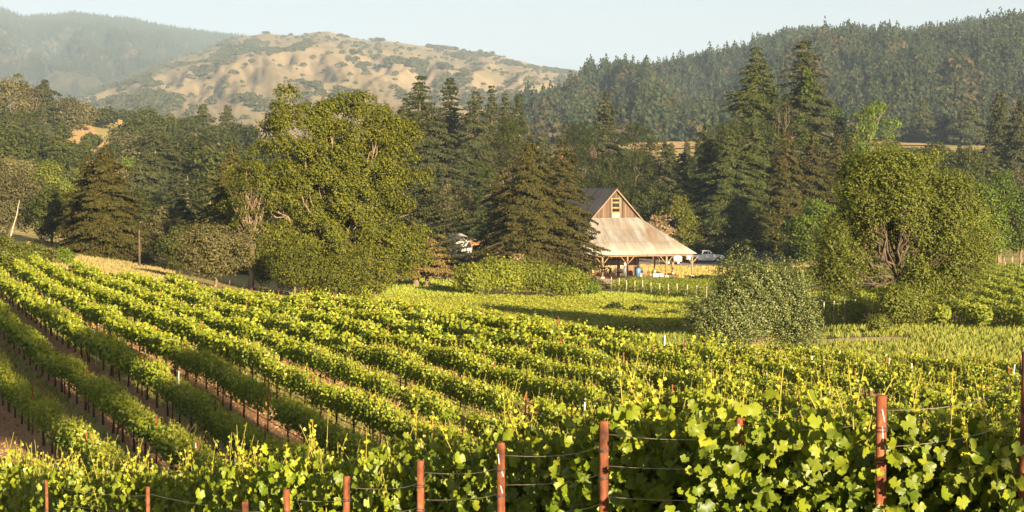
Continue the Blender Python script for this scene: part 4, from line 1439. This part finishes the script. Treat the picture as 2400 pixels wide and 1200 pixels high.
apex_d = bd + 8.2
bx = xat(1443, apex_d) + 8.2 * math.sin(YAW) - 0.0
by = apex_d - 8.2 * math.cos(YAW)
bz = -16.0
zb = float(gmesh(xat(1531, 281), 281))
barn = empty("barn", (bx, by, zb), YAW)       # local x along the front eave, y into the depth
tag(barn, "old wooden barn with wide rusty tin skirt roof and gabled top", "barn")
HW, RUN, DEP, SR = 3.85, 8.2, 20.0, 5.9                 # half width of the core, skirt run, core depth
HG, HA = 8.9, 13.3                            # height where skirt meets core, apex


def corr_slope(g, A, B, C, D, n, amp, th=.05):
    """corrugated sheet: bottom edge A->B, top edge D->C"""
    A, B, C, D = (np.array(q, float) for q in (A, B, C, D))
    nrm = unit(np.cross(B - A, D - A))
    s = np.linspace(0, 1, n)
    b = A + (B - A) * s[:, None]; t = D + (C - D) * s[:, None]
    w = (amp * np.cos(np.arange(n) * math.pi))[:, None] * nrm
    lv = [b + (t - b) * q for q in (0, .34, .68, 1)]
    V = np.concatenate([l + w for l in lv] + [b + w - nrm * th, t + w - nrm * th])
    Q = []
    for r_ in range(3):
        Q += [(r_ * n + i, r_ * n + i + 1, (r_ + 1) * n + i + 1, (r_ + 1) * n + i) for i in range(n - 1)]
    Q += [(4 * n + i + 1, 4 * n + i, 5 * n + i, 5 * n + i + 1) for i in range(n - 1)]
    Q += [(4 * n + i, 4 * n + i + 1, i + 1, i) for i in range(n - 1)]
    Q += [(0, 3 * n, 5 * n, 4 * n), (n - 1, 5 * n - 1, 6 * n - 1, 4 * n - 1)]
    g.add(V, Q)


OW = HW + SR                                 # outer half width
g = Geo(); corr_slope(g, (-OW, 0, FE), (OW, 0, FE), (HW + .1, RUN, HG), (-HW - .1, RUN, HG), 190, .018); sk = g.build("skirt_roof", M['tin_pale'], barn)
g = Geo(); corr_slope(g, (OW, 0.05, FE), (OW, DEP + 2 * RUN, FE), (HW, DEP + RUN, HG), (HW, RUN, HG), 200, .018); g.build("side_roof", M['tin_pale'], barn)
g = Geo(); corr_slope(g, (-OW, DEP + 2 * RUN, FE), (-OW, 0.05, FE), (-HW, RUN, HG), (-HW, DEP + RUN, HG), 200, .018); g.build("side_roof", M['tin_pale'], barn)
mr = Geo()
ov = .45
corr_slope(mr, (-HW - ov, DEP + RUN, HG - .3), (-HW - ov, RUN - ov, HG - .3), (0, RUN - ov, HA), (0, DEP + RUN, HA), 60, .03)
corr_slope(mr, (HW + ov, RUN - ov, HG - .3), (HW + ov, DEP + RUN, HG - .3), (0, DEP + RUN, HA), (0, RUN - ov, HA), 60, .03)
mr.build("main_roof", M['tin_dark'], barn)
w = Geo()
yw = RUN + .12
w.add([(-HW + .05, yw, HG - .35), (HW - .05, yw, HG - .35), (HW - .05, yw, HG - .05), (0, yw, HA - .12), (-HW + .05, yw, HG - .05),
       (-HW + .05, yw + .1, HG - .35), (HW - .05, yw + .1, HG - .35), (HW - .05, yw + .1, HG - .05), (0, yw + .1, HA - .12), (-HW + .05, yw + .1, HG - .05)],
      [(0, 1, 2, 3, 4), (9, 8, 7, 6, 5)])
gable = w.build("gable_wall", M['barn_wood'], barn)
f = Geo()
for sx in (-1, 1):
    L_ = math.hypot(HW + ov, HA - HG + .3)
    n_ = 2
    f.add([(sx * (HW + ov), RUN - ov - .03, HG - .52), (0, RUN - ov - .03, HA - .24), (0, RUN - ov - .03, HA + .02), (sx * (HW + ov), RUN - ov - .03, HG - .28),
           (sx * (HW + ov), RUN - ov + .03, HG - .52), (0, RUN - ov + .03, HA - .24), (0, RUN - ov + .03, HA + .02), (sx * (HW + ov), RUN - ov + .03, HG - .28)],
          [(0, 1, 2, 3), (7, 6, 5, 4), (0, 4, 5, 1), (2, 6, 7, 3)])
f.build("barge_board", mottled("barge_board", [(.16, .10, .065), (.28, .19, .13)], 2), barn)
win = Geo()
wx, wz, ww, wh = 0.05, 10.75, .62, 1.85
for sx in (-1, 1): win.box((wx + sx * (ww + .06), yw - .06, wz), (.2, .1, wh + .5))
win.box((wx, yw - .06, wz + wh / 2 + .12), (ww * 2 - .1, .1, .2)); win.box((wx, yw - .08, wz - wh / 2 - .1), (ww * 2 + .5, .16, .18))
wo = win.build("window", M['frame_wood'], barn)
for q in (-.35, .45): Geo().box((wx, yw - .03, wz + q), (ww * 2 - .12, .06, .26)).build("slat", M['frame_wood'], wo)
Geo().box((wx, yw - .012, wz), (ww * 2 - .1, .016, wh)).build("opening", M['dark_hole'], wo)
Geo().box((wx, yw - .05, wz - wh / 2 - .62), (ww * 2 + .1, .08, .82)).build("apron_board", mottled("apron_board", [(.3, .22, .14), (.5, .4, .28)], 2), barn)
for sx, y0, y1 in ((-1, RUN, DEP + RUN), (1, RUN, DEP + RUN)):
    Geo().box((sx * HW, (y0 + y1) / 2 + .06, (HG - .3) / 2), (.14, y1 - y0 - .12, HG - .3)).build("side_wall", wood_planks("side_boards", [(.06, .035, .022), (.14, .085, .052), (.26, .17, .11)], .26, 1), barn)
Geo().box((0, RUN + .1, (HG - .4) / 2), (HW * 2 - .16, .14, HG - .4)).build("front_wall", wood_planks("front_boards", [(.10, .06, .035), (.22, .135, .08), (.34, .22, .13)], .26), barn)
Geo().box((0, DEP + RUN - .07, (HG - .3) / 2), (HW * 2 - .16, .14, HG - .3)).build("back_wall", M['barn_wood'], barn)
# tan overlay boards: the front wall's sunlit lower band, put into the colour
for i, (a_, b_) in enumerate(((-3.9, -1.6), (-1.55, .2), (.25, 1.5))):
    Geo().box(((a_ + b_) / 2, RUN - .02, 1.25), (b_ - a_, .08, 2.4)).build("painted_sunlit_wall", wood_planks("sunlit_tan_planks", [(.34, .22, .11), (.48, .32, .17), (.58, .41, .23)], .3), barn)


def barn_post(x, y, brace):
    h = FE - .12 if y < 1 else FE + (y if abs(x) < OW - 1.2 and False else 0)
    Geo().box((x, y, .35 + (FE - .5) / 2), (.22, .22, FE - .5)).build("post", M['post_beam'], barn)
    Geo().box((x, y, .1), (.5, .5, .7)).build("footing", M['concrete'], barn)
    if brace:
        g = Geo()
        for sx in (-1, 1):
            g.tube([(x + sx * .1, y, FE - 1.35), (x + sx * 1.05, y, FE - .3)], .075, 4)
        g.build("brace", M['frame_wood'], barn)


for x in (-9.2, -5.4, -1.4, 4.9, 9.1):
    barn_post(x, .45, True)
for y in (7.3, 14.0, 21.0, 28.0):
    barn_post(9.1, y, False)
for y in (9.0, 17.0, 25.0):
    barn_post(-9.2, y, False)
Geo().box((0, .45, FE - .17), (OW * 2 - 1.2, .2, .26)).build("eave_beam", M['post_beam'], barn)
for sx in (-1, 1):
    Geo().box((sx * 9.1, 17.8, FE - .17), (.2, 34.0, .26)).build("eave_beam", M['post_beam'], barn)

# ------------------------------------------------------------------ things about the barn
def blocal(x, y):
    ca, sa = math.cos(YAW), math.sin(YAW)
    return bx + x * ca - y * sa, by + x * sa + y * ca


def on_ground(x, y):
    return (x, y, float(gmesh(x, y)) + .17)


cone_o = mottled("orange_cone", [(.62, .16, .03), (.75, .22, .05)], 3, .6)
for i, (px, d, lab) in enumerate(((1525, 289, "orange traffic cone, leftmost of the cones under the barn eave"), (1555, 287, "orange traffic cone standing between two barn posts"), (1593, 282.5, "orange traffic cone, left of the pair beside the corner post"), (1600, 282.5, "orange traffic cone, right of the pair beside the corner post"))):
    x = xat(px, d)
    r_ = empty("traffic_cone", on_ground(x, d)); tag(r_, lab, "cone", "orange traffic cones at the barn")
    Geo().tube([(0, 0, .03), (0, 0, .35), (0, 0, .8), (0, 0, .82)], [.2, .12, .04, .02], 12).build("body", cone_o, r_, True)
    Geo().box((0, 0, .02), (.5, .5, .05)).build("base", cone_o, r_)
x, y = blocal(2.6, 5.6); o = empty("barrel", on_ground(x, y)); tag(o, "blue plastic barrel standing by the barn's front wall", "barrel")
Geo().tube([(0, 0, 0), (0, 0, .05), (0, 0, .6), (0, 0, 1.1), (0, 0, 1.2)], [.34, .4, .42, .4, .34], 16).build("drum", mottled("blue_plastic", [(.05, .13, .28), (.09, .2, .4)], 2, .5), o, True)
Geo().tube([(0, 0, 1.2), (0, 0, 1.24)], [.3, .3], 16).build("lid", mottled("blue_lid", [(.04, .1, .2), (.06, .14, .26)], 2, .5), o)
x, y = blocal(1.7, 2.6); o = empty("bucket", on_ground(x, y)); tag(o, "white bucket on the ground in front of the barn wall", "bucket")
Geo().tube([(0, 0, 0), (0, 0, .3), (0, 0, .62)], [.22, .25, .28], 14).build("pail", M['white_paint'], o, True)
th = np.linspace(0, math.pi, 9)
Geo().tube(np.stack([.28 * np.cos(th), 0 * th, .6 + .18 * np.sin(th)], 1), .012, 5).build("handle", M['wire'], o)
x, y = blocal(4.6, 3.0); o = empty("crate", on_ground(x, y), .3); tag(o, "low white crate lying by the barn's corner", "crate")
g = Geo().box((0, 0, .06), (1.5, .8, .08))
for sx, sy, lx, ly in ((0, .38, 1.5, .04), (0, -.38, 1.5, .04), (.73, 0, .04, .72), (-.73, 0, .04, .72)): g.box((sx, sy, .28), (lx, ly, .34))
g.build("tray", M['white_paint'], o)
x, y = blocal(.6, 5.8); o = empty("sign_board", on_ground(x, y), YAW); tag(o, "tall white board leaning at the barn's front wall", "board")
Geo().box((0, 0, 1.1), (.5, .06, 2.2)).build("panel", M['white_paint'], o)
Geo().box((0, .4, .5), (.08, .7, .06)).build("strut", M['post_beam'], o)
x, y = blocal(3.6, 5.4); o = empty("timber_stack", on_ground(x, y), YAW); tag(o, "tan boards leaning upright beside the blue barrel", "timber")
for i in range(3): Geo().box((i * .24 - .2, .05 * i, 1.0), (.2, .06, 1.7 + .15 * i)).build("board", M['frame_wood'], o)


def chair(x, y, rz, label):
    o = empty("chair", on_ground(x, y), rz); tag(o, label, "chair")
    m_ = mottled("dark_chair", [(.03, .022, .018), (.07, .05, .04)], 3)
    Geo().box((0, 0, .45), (.5, .5, .05)).build("seat", m_, o)
    Geo().box((0, .26, .95), (.5, .05, .9)).build("backrest", m_, o)
    for sx in (-1, 1):
        for sy in (-1, 1): Geo().box((sx * .22, sy * .22, .21), (.05, .05, .42)).build("leg", m_, o)


x, y = blocal(-2.6, 3.6); chair(x, y, YAW + .4, "dark high backed chair in front of the sunlit lower barn wall")
x, y = blocal(-1.2, 3.8); o = empty("barbecue_grill", on_ground(x, y), .2); tag(o, "dark grill with a grey hood near the chair under the barn eave", "grill")
dk_ = mottled("black_grill", [(.02, .02, .022), (.05, .05, .05)], 3, .5)
Geo().tube([(-.42, 0, .95), (-.4, 0, .95), (.4, 0, .95), (.42, 0, .95)], [.2, .3, .3, .2], 14).build("hood", mottled("grey_hood", [(.2, .2, .22), (.34, .34, .36)], 3, .4), o, True)
Geo().box((0, 0, .68), (.86, .5, .16)).build("firebox", dk_, o)
for sx in (-1, 1):
    for sy in (-1, 1): Geo().box((sx * .36, sy * .2, .3), (.05, .05, .6)).build("leg", dk_, o)

# ------------------------------------------------------------------ vehicles
glass = mottled("dark_glass", [(.015, .02, .025), (.03, .035, .04)], 2, .08, spec=.6)
tyre_m = mottled("tyre_rubber", [(.012, .012, .012), (.03, .028, .026)], 6, .85)
rim_m = mottled("steel_rim", [(.35, .34, .33), (.5, .49, .48)], 4, .35, metallic=.6)
lamp_r = mottled("red_lens", [(.35, .02, .02), (.5, .04, .03)], 4, .3)
lamp_w = mottled("clear_lens", [(.6, .6, .58), (.75, .75, .72)], 4, .2)
chrome = mottled("bumper_chrome", [(.3, .3, .31), (.5, .5, .5)], 4, .25, metallic=.8)


def prism(g, prof, y0, y1, taper=0.0, top=None, mat=0):
    """side profile (x, z) extruded across y; points above z=top pull in by taper"""
    n = len(prof)
    V = []
    for s, yy in ((-1, y0), (1, y1)):
        for x, z in prof:
            q = 0.0 if top is None or z <= top else taper * min(1.0, (z - top) / .5)
            V.append((x, yy + (q if s < 0 else -q), z))
    Q = [(i, (i + 1) % n, n + (i + 1) % n, n + i) for i in range(n)]
    g.add(V, np.array(Q)[:, ::-1], mat)
    c0 = np.array(V[:n]); c1 = np.array(V[n:])
    # caps as fans from an inner point kept for concave outlines by triangulating
    from mathutils.geometry import tessellate_polygon
    t = tessellate_polygon([[Vector((x, z, 0)) for x, z in prof]])
    tt = np.array([tuple(q) for q in t])
    g.add(c0, tt, mat); g.add(c1, tt[:, ::-1], mat)
    return g


def pickup(loc, rz, paint, label):
    root = empty("pickup_truck", loc, rz)
    root.scale = (1.1, 1.1, 1.1)
    tag(root, label, "pickup truck")
    arch = lambda cx: [(cx + .47 * math.cos(a), .42 + .47 * math.sin(a)) for a in np.linspace(math.pi * .98, .02 * math.pi, 9)]
    g = Geo()
    prof = [(-3.0, .55)] + [(x, z) for x, z in arch(-1.75)] + [(-1.2, .38), (1.35, .38)] + [(x, z) for x, z in arch(1.95)] + [(2.92, .5), (2.98, .8), (2.94, 1.05), (2.72, 1.18), (1.35, 1.28), (-.55, 1.3), (-.62, 1.24), (-2.98, 1.24)]
    prism(g, prof, -.98, .98)
    g.build("body", paint, root)
    Geo().box((-1.8, 0, 1.19), (2.24, 1.7, .14)).build("cargo_bed", mottled("bed_liner", [(.02, .02, .02), (.05, .05, .05)], 4), root)
    g = Geo()
    prism(g, [(-.55, 1.27), (1.42, 1.25), (.62, 1.86), (.35, 1.93), (-.38, 1.92), (-.5, 1.85)], -.93, .93, .16, 1.3)
    cab = g.build("cab", paint, root)
    for sy in (-1, 1):
        for pts in ([(.42, 1.36), (1.15, 1.36), (.56, 1.8), (.42, 1.82)], [(-.42, 1.36), (.34, 1.36), (.34, 1.82), (-.36, 1.82)]):
            V = [(x, sy * (.945 - .16 * (z - 1.3) / .5), z) for x, z in pts]
            V2 = [(x, y - sy * .02, z) for x, y, z in V]
            Geo().add(V + V2, [(0, 1, 2, 3) if sy < 0 else (3, 2, 1, 0), (0, 4, 5, 1), (1, 5, 6, 2), (2, 6, 7, 3), (3, 7, 4, 0)]).build("side_window", glass, cab)
        d_ = Geo().box((.4, sy * .985, .85), (1.35, .02, .74)).build("door", paint, root)
        Geo().box((-.1, sy * 1.0, 1.05), (.18, .03, .05)).build("handle", dk_, d_)
        Geo().box((1.0, sy * 1.1, 1.38), (.12, .22, .22)).build("wing_mirror", dk_, root)
    Geo().add([(1.37, -.78, 1.30), (1.37, .78, 1.30), (.68, .66, 1.83), (.68, -.66, 1.83)], [(0, 1, 2, 3)]).build("windscreen", glass, cab)
    Geo().box((-.555, 0, 1.6), (.02, 1.3, .36)).build("rear_window", glass, cab)
    Geo().box((3.0, 0, .58), (.14, 1.9, .22)).build("front_bumper", chrome, root)
    Geo().box((-3.06, 0, .58), (.14, 1.9, .2)).build("rear_bumper", chrome, root)
    Geo().box((2.97, 0, .9), (.04, 1.1, .26)).build("grille", dk_, root)
    for sy in (-1, 1):
        Geo().box((2.95, sy * .75, .92), (.06, .3, .2)).build("headlight", lamp_w, root)
        Geo().box((-3.0, sy * .88, .98), (.05, .16, .34)).build("taillight", lamp_r, root)
        for cx in (-1.75, 1.95):
            wh_ = empty("wheel", (cx, sy * .86, .42)); wh_.parent = root
            Geo().tube([(0, -.13, 0), (0, -.11, 0), (0, .11, 0), (0, .13, 0)], [.36, .42, .42, .36], 20).build("tyre", tyre_m, wh_, True)
            Geo().tube([(0, -.14, 0), (0, .14, 0)], [.23, .23], 14).build("rim", rim_m, wh_)
    return root


white_car = mottled("white_car_paint", [(.68, .68, .70), (.76, .76, .78)], 1, .3, spec=.5)
tx = xat(1652, 330)
pickup((tx, 330, float(gmesh(tx, 330)) + .1), .10, white_car, "white pickup truck parked in shade right of the barn")
navy = mottled("navy_car_paint", [(.01, .018, .045), (.02, .035, .08)], 1, .3, spec=.5)
tx = xat(1790, 322)
pickup((tx, 322, float(gmesh(tx, 322)) + .1), math.pi - .5, navy, "dark blue pickup parked in deep shade under the firs")
# small utility cart
tx = xat(1583, 326)
o = empty("utility_cart", (tx, 326, float(gmesh(tx, 326)) + .1), .15); tag(o, "small utility cart with a pale hooded bed, left of the white pickup", "cart")
Geo().box((.3, 0, .75), (1.5, 1.2, .6)).build("body", mottled("cart_body", [(.4, .25, .2), (.55, .38, .32)], 2, .6), o)
th = np.linspace(0, math.pi, 9)
g = Geo(); prism(g, [(.3 + .8 * math.cos(a), 1.055 + .42 * math.sin(a)) for a in th], -.6, .6); g.build("hood", mottled("cart_hood", [(.5, .46, .42), (.66, .62, .58)], 2, .6), o)
Geo().box((-1.15, 0, .62), (1.3, 1.1, .34)).build("seat_base", dk_, o)
Geo().box((-1.5, 0, 1.05), (.16, 1.0, .5)).build("seat_back", dk_, o)
for cx in (-1.3, .4):
    for sy in (-1, 1):
        wh_ = empty("wheel", (cx, sy * .55, .3)); wh_.parent = o
        Geo().tube([(0, -.1, 0), (0, .1, 0)], [.3, .3], 16).build("tyre", tyre_m, wh_, True)
        Geo().tube([(0, -.11, 0), (0, .11, 0)], [.17, .17], 12).build("rim", lamp_w, wh_)

# ------------------------------------------------------------------ white house, fences, poles
hx, hd = xat(1082, 295), 295
hzz = zat(600, hd)
h = empty("white_house", (hx, hd, hzz), .1); tag(h, "small white house with a rusty porch roof, half hidden among the trees", "house")
Geo().box((-.1, 1.6, 1.2), (3.3, 3.2, 2.6)).build("wall", mottled("limewash", [(.38, .36, .33), (.5, .48, .45)], 2), h)
g = Geo(); prism(g, [(-2.2, 2.5), (2.0, 2.5), (-.1, 3.5)], -.3, 3.5); g.build("roof", mottled("grey_shingles", [(.16, .15, .15), (.26, .25, .25)], 4), h)
Geo().box((-1.5, -.06, 1.2), (.5, .1, 2.2)).build("downpipe", M['post_beam'], h)
Geo().box((-.3, -.04, .95), (.5, .06, 1.0)).build("window", glass, h)
g = Geo(); corr_slope(g, (1.2, -2.4, 1.75), (4.2, -2.4, 2.0), (4.2, 1.2, 2.7), (1.2, 1.2, 2.5), 24, .02); g.build("porch_roof", mottled("rusty_tin", [(.22, .09, .04), (.36, .17, .09), (.45, .26, .16)], 2), h)
for px_ in (1.4, 2.7, 4.0): Geo().box((px_, -2.2, .7), (.14, .14, 2.3)).build("porch_post", M['post_beam'], h)
Geo().box((2.7, 1.0, .8), (2.7, .12, 2.4)).build("porch_wall", M['barn_wood'], h)
Geo().box((1.5, 1.4, -1.3), (6, 5.6, 2.4)).build("base_wall", M['bark_dark'], h)


def rail_fence(pts, h_, rails, label, name="rail_fence", step=2.4):
    root = empty(name, (*pts[0], float(gmesh(*pts[0])))); tag(root, label, "fence")
    bo = np.array(root.location)
    P = []
    for (x0, y0), (x1, y1) in zip(pts[:-1], pts[1:]):
        n = max(1, int(math.hypot(x1 - x0, y1 - y0) / step))
        for i in range(n): P.append((x0 + (x1 - x0) * i / n, y0 + (y1 - y0) * i / n))
    P.append(pts[-1])
    P = np.array([(x, y, float(gmesh(x, y))) for x, y in P]) - bo
    for p_ in P: Geo().box((p_[0], p_[1], p_[2] + h_ / 2 - .1), (.16, .16, h_ + .2)).build("post", M['fence_wood'], root)
    for r_ in rails:
        Geo().tube(P + np.array((0, -.1, r_)), .065, 4).build("rail", M['fence_wood'], root)


rail_fence([(xat(885, 262), 262), (xat(1000, 259), 259), (xat(1095, 257), 257)], 1.25, (.45, .8, 1.15), "weathered rail fence behind the meadow pine")
rail_fence([(xat(300, 215), 215), (xat(400, 218), 218)], 1.1, (.5, .95), "low rail fence across the dry clearing at the left")
for px, d, top, lab in ((326, 195, 540, "dark upright pole right of the twin brown redwoods"),):
    x = xat(px, d); zg = float(gmesh(x, d))
    o = Geo().tube([(0, 0, -.3), (0, 0, (zat(top, d) - zg) * .5), (0, 0, zat(top, d) - zg)], [.12, .11, .1], 8).build("wooden_pole", M['bark_dark'], smooth=True)
    o.location = (x, d, zg); tag(o, lab, "pole")
# leaning dead trunk at the left
x0, d0 = xat(18, 235), 235
zg = float(gmesh(x0, d0))
o = Geo().tube(bent((0, 0, -.3), (xat(44, 235) - x0, .5, zat(470, 235) - zg), np.random.default_rng(4), 8, 0, .01), np.linspace(.12, .04, 8), 7).build("dead_trunk", M['bark_pale'], smooth=True)
o.location = (x0, d0, zg); tag(o, "pale dead trunk leaning to the right at the left edge", "dead tree")
T_(1060, 280, 606, 80, 'bush', "dark low shrub below the white house", mat='oak')
T_(1115, 282, 602, 80, 'bush', "dark low shrub below the rusty porch roof", mat='oak')
# tall meadow grass
rng = np.random.default_rng(8)
n = 16000
d = rng.uniform(200, 258, n); px = np.where(rng.random(n) < .6, rng.uniform(760, 1110, n), rng.uniform(1340, 1660, n))
d = np.where(px > 1300, rng.uniform(196, 236, n), d)
X = xat(px, d); P = np.stack([X, d, gmesh(X, d) + .18], 1)
V, Q = leaf_quads(P, rng.normal(size=P.shape) * (1, 1, .2), rng.uniform(.3, .7, n), rng, .3, .05, rng.normal(size=P.shape) * .3 + np.array((0, 0, 1.)))
o = Geo().add(V, Q).build("meadow_grass", foliage("meadow_blade", [(.13, .18, .022), (.22, .26, .03), (.33, .34, .06)], .3, .7, .2, None, 0))
tag(o, "tall green grass of the meadow beyond the vines", "grass", kind='stuff')
n = 14000
d = rng.uniform(150, 255, n); px = rng.uniform(60, 410, n)
X = xat(px, d); P = np.stack([X, d, gmesh(X, d) + .2], 1)
V, Q = leaf_quads(P, rng.normal(size=P.shape) * (1, 1, .2), rng.uniform(.3, .6, n), rng, .3, .05, rng.normal(size=P.shape) * .3 + np.array((0, 0, 1.)))
o = Geo().add(V, Q).build("dry_grass", foliage("dry_blade", [(.15, .14, .05), (.24, .2, .08), (.34, .26, .11)], .2, .8, .1, None, 0))
tag(o, "dry golden grass of the clearing at the left", "grass", kind='stuff')

n = 70000
d = rng.uniform(70, 212, n); px = rng.uniform(1150, 2560, n)
ok = (d > edge_d(px) + 1.5) & ((np.abs(d - 101) > 3.2) | (px > 2140) | (px < 1850)) & ((d < 125) | (px < 2000)) & ((px > 1680) | (d < 150) | (px < 1250)) & ((rng.random(n) < .5) | (d < 130))
d, px = d[ok], px[ok]
X = xat(px, d); P = np.stack([X, d, gmesh(X, d) + .12], 1)
V, Q = leaf_quads(P, rng.normal(size=P.shape) * (1, 1, .2), rng.uniform(.2, .5, len(d)) * np.clip(d / 100, .8, 1.5), rng, .3, .05, rng.normal(size=P.shape) * .3 + np.array((0, 0, 1.)))
o = Geo().add(V, Q).build("verge_grass", foliage("verge_blade", [(.09, .125, .018), (.16, .19, .028), (.28, .25, .06)], .3, .7, .2, None, 0))
tag(o, "mixed green and dry grass along the dirt road", "grass", kind='stuff')
n = 14000
d = rng.uniform(268, 322, n); px = rng.uniform(1500, 1940, n)
ok = (d > np.interp(px, [1500, 1625, 1940], [300, 284, 270])) & (d < np.interp(px, [1500, 1930], [322, 300]))
d, px = d[ok], px[ok]
X = xat(px, d); P = np.stack([X, d, gmesh(X, d) + .3], 1)
V, Q = leaf_quads(P, rng.normal(size=P.shape) * (1, 1, .2), rng.uniform(.25, .5, len(d)), rng, .35, .05, rng.normal(size=P.shape) * .3 + np.array((0, 0, 1.)))
o = Geo().add(V, Q).build("lawn_grass", foliage("lawn_blade", [(.22, .22, .05), (.36, .30, .09), (.46, .37, .13)], .3, .7, .2, None, 0))
tag(o, "mown dry grass of the lawn beside the barn", "grass", kind='stuff')
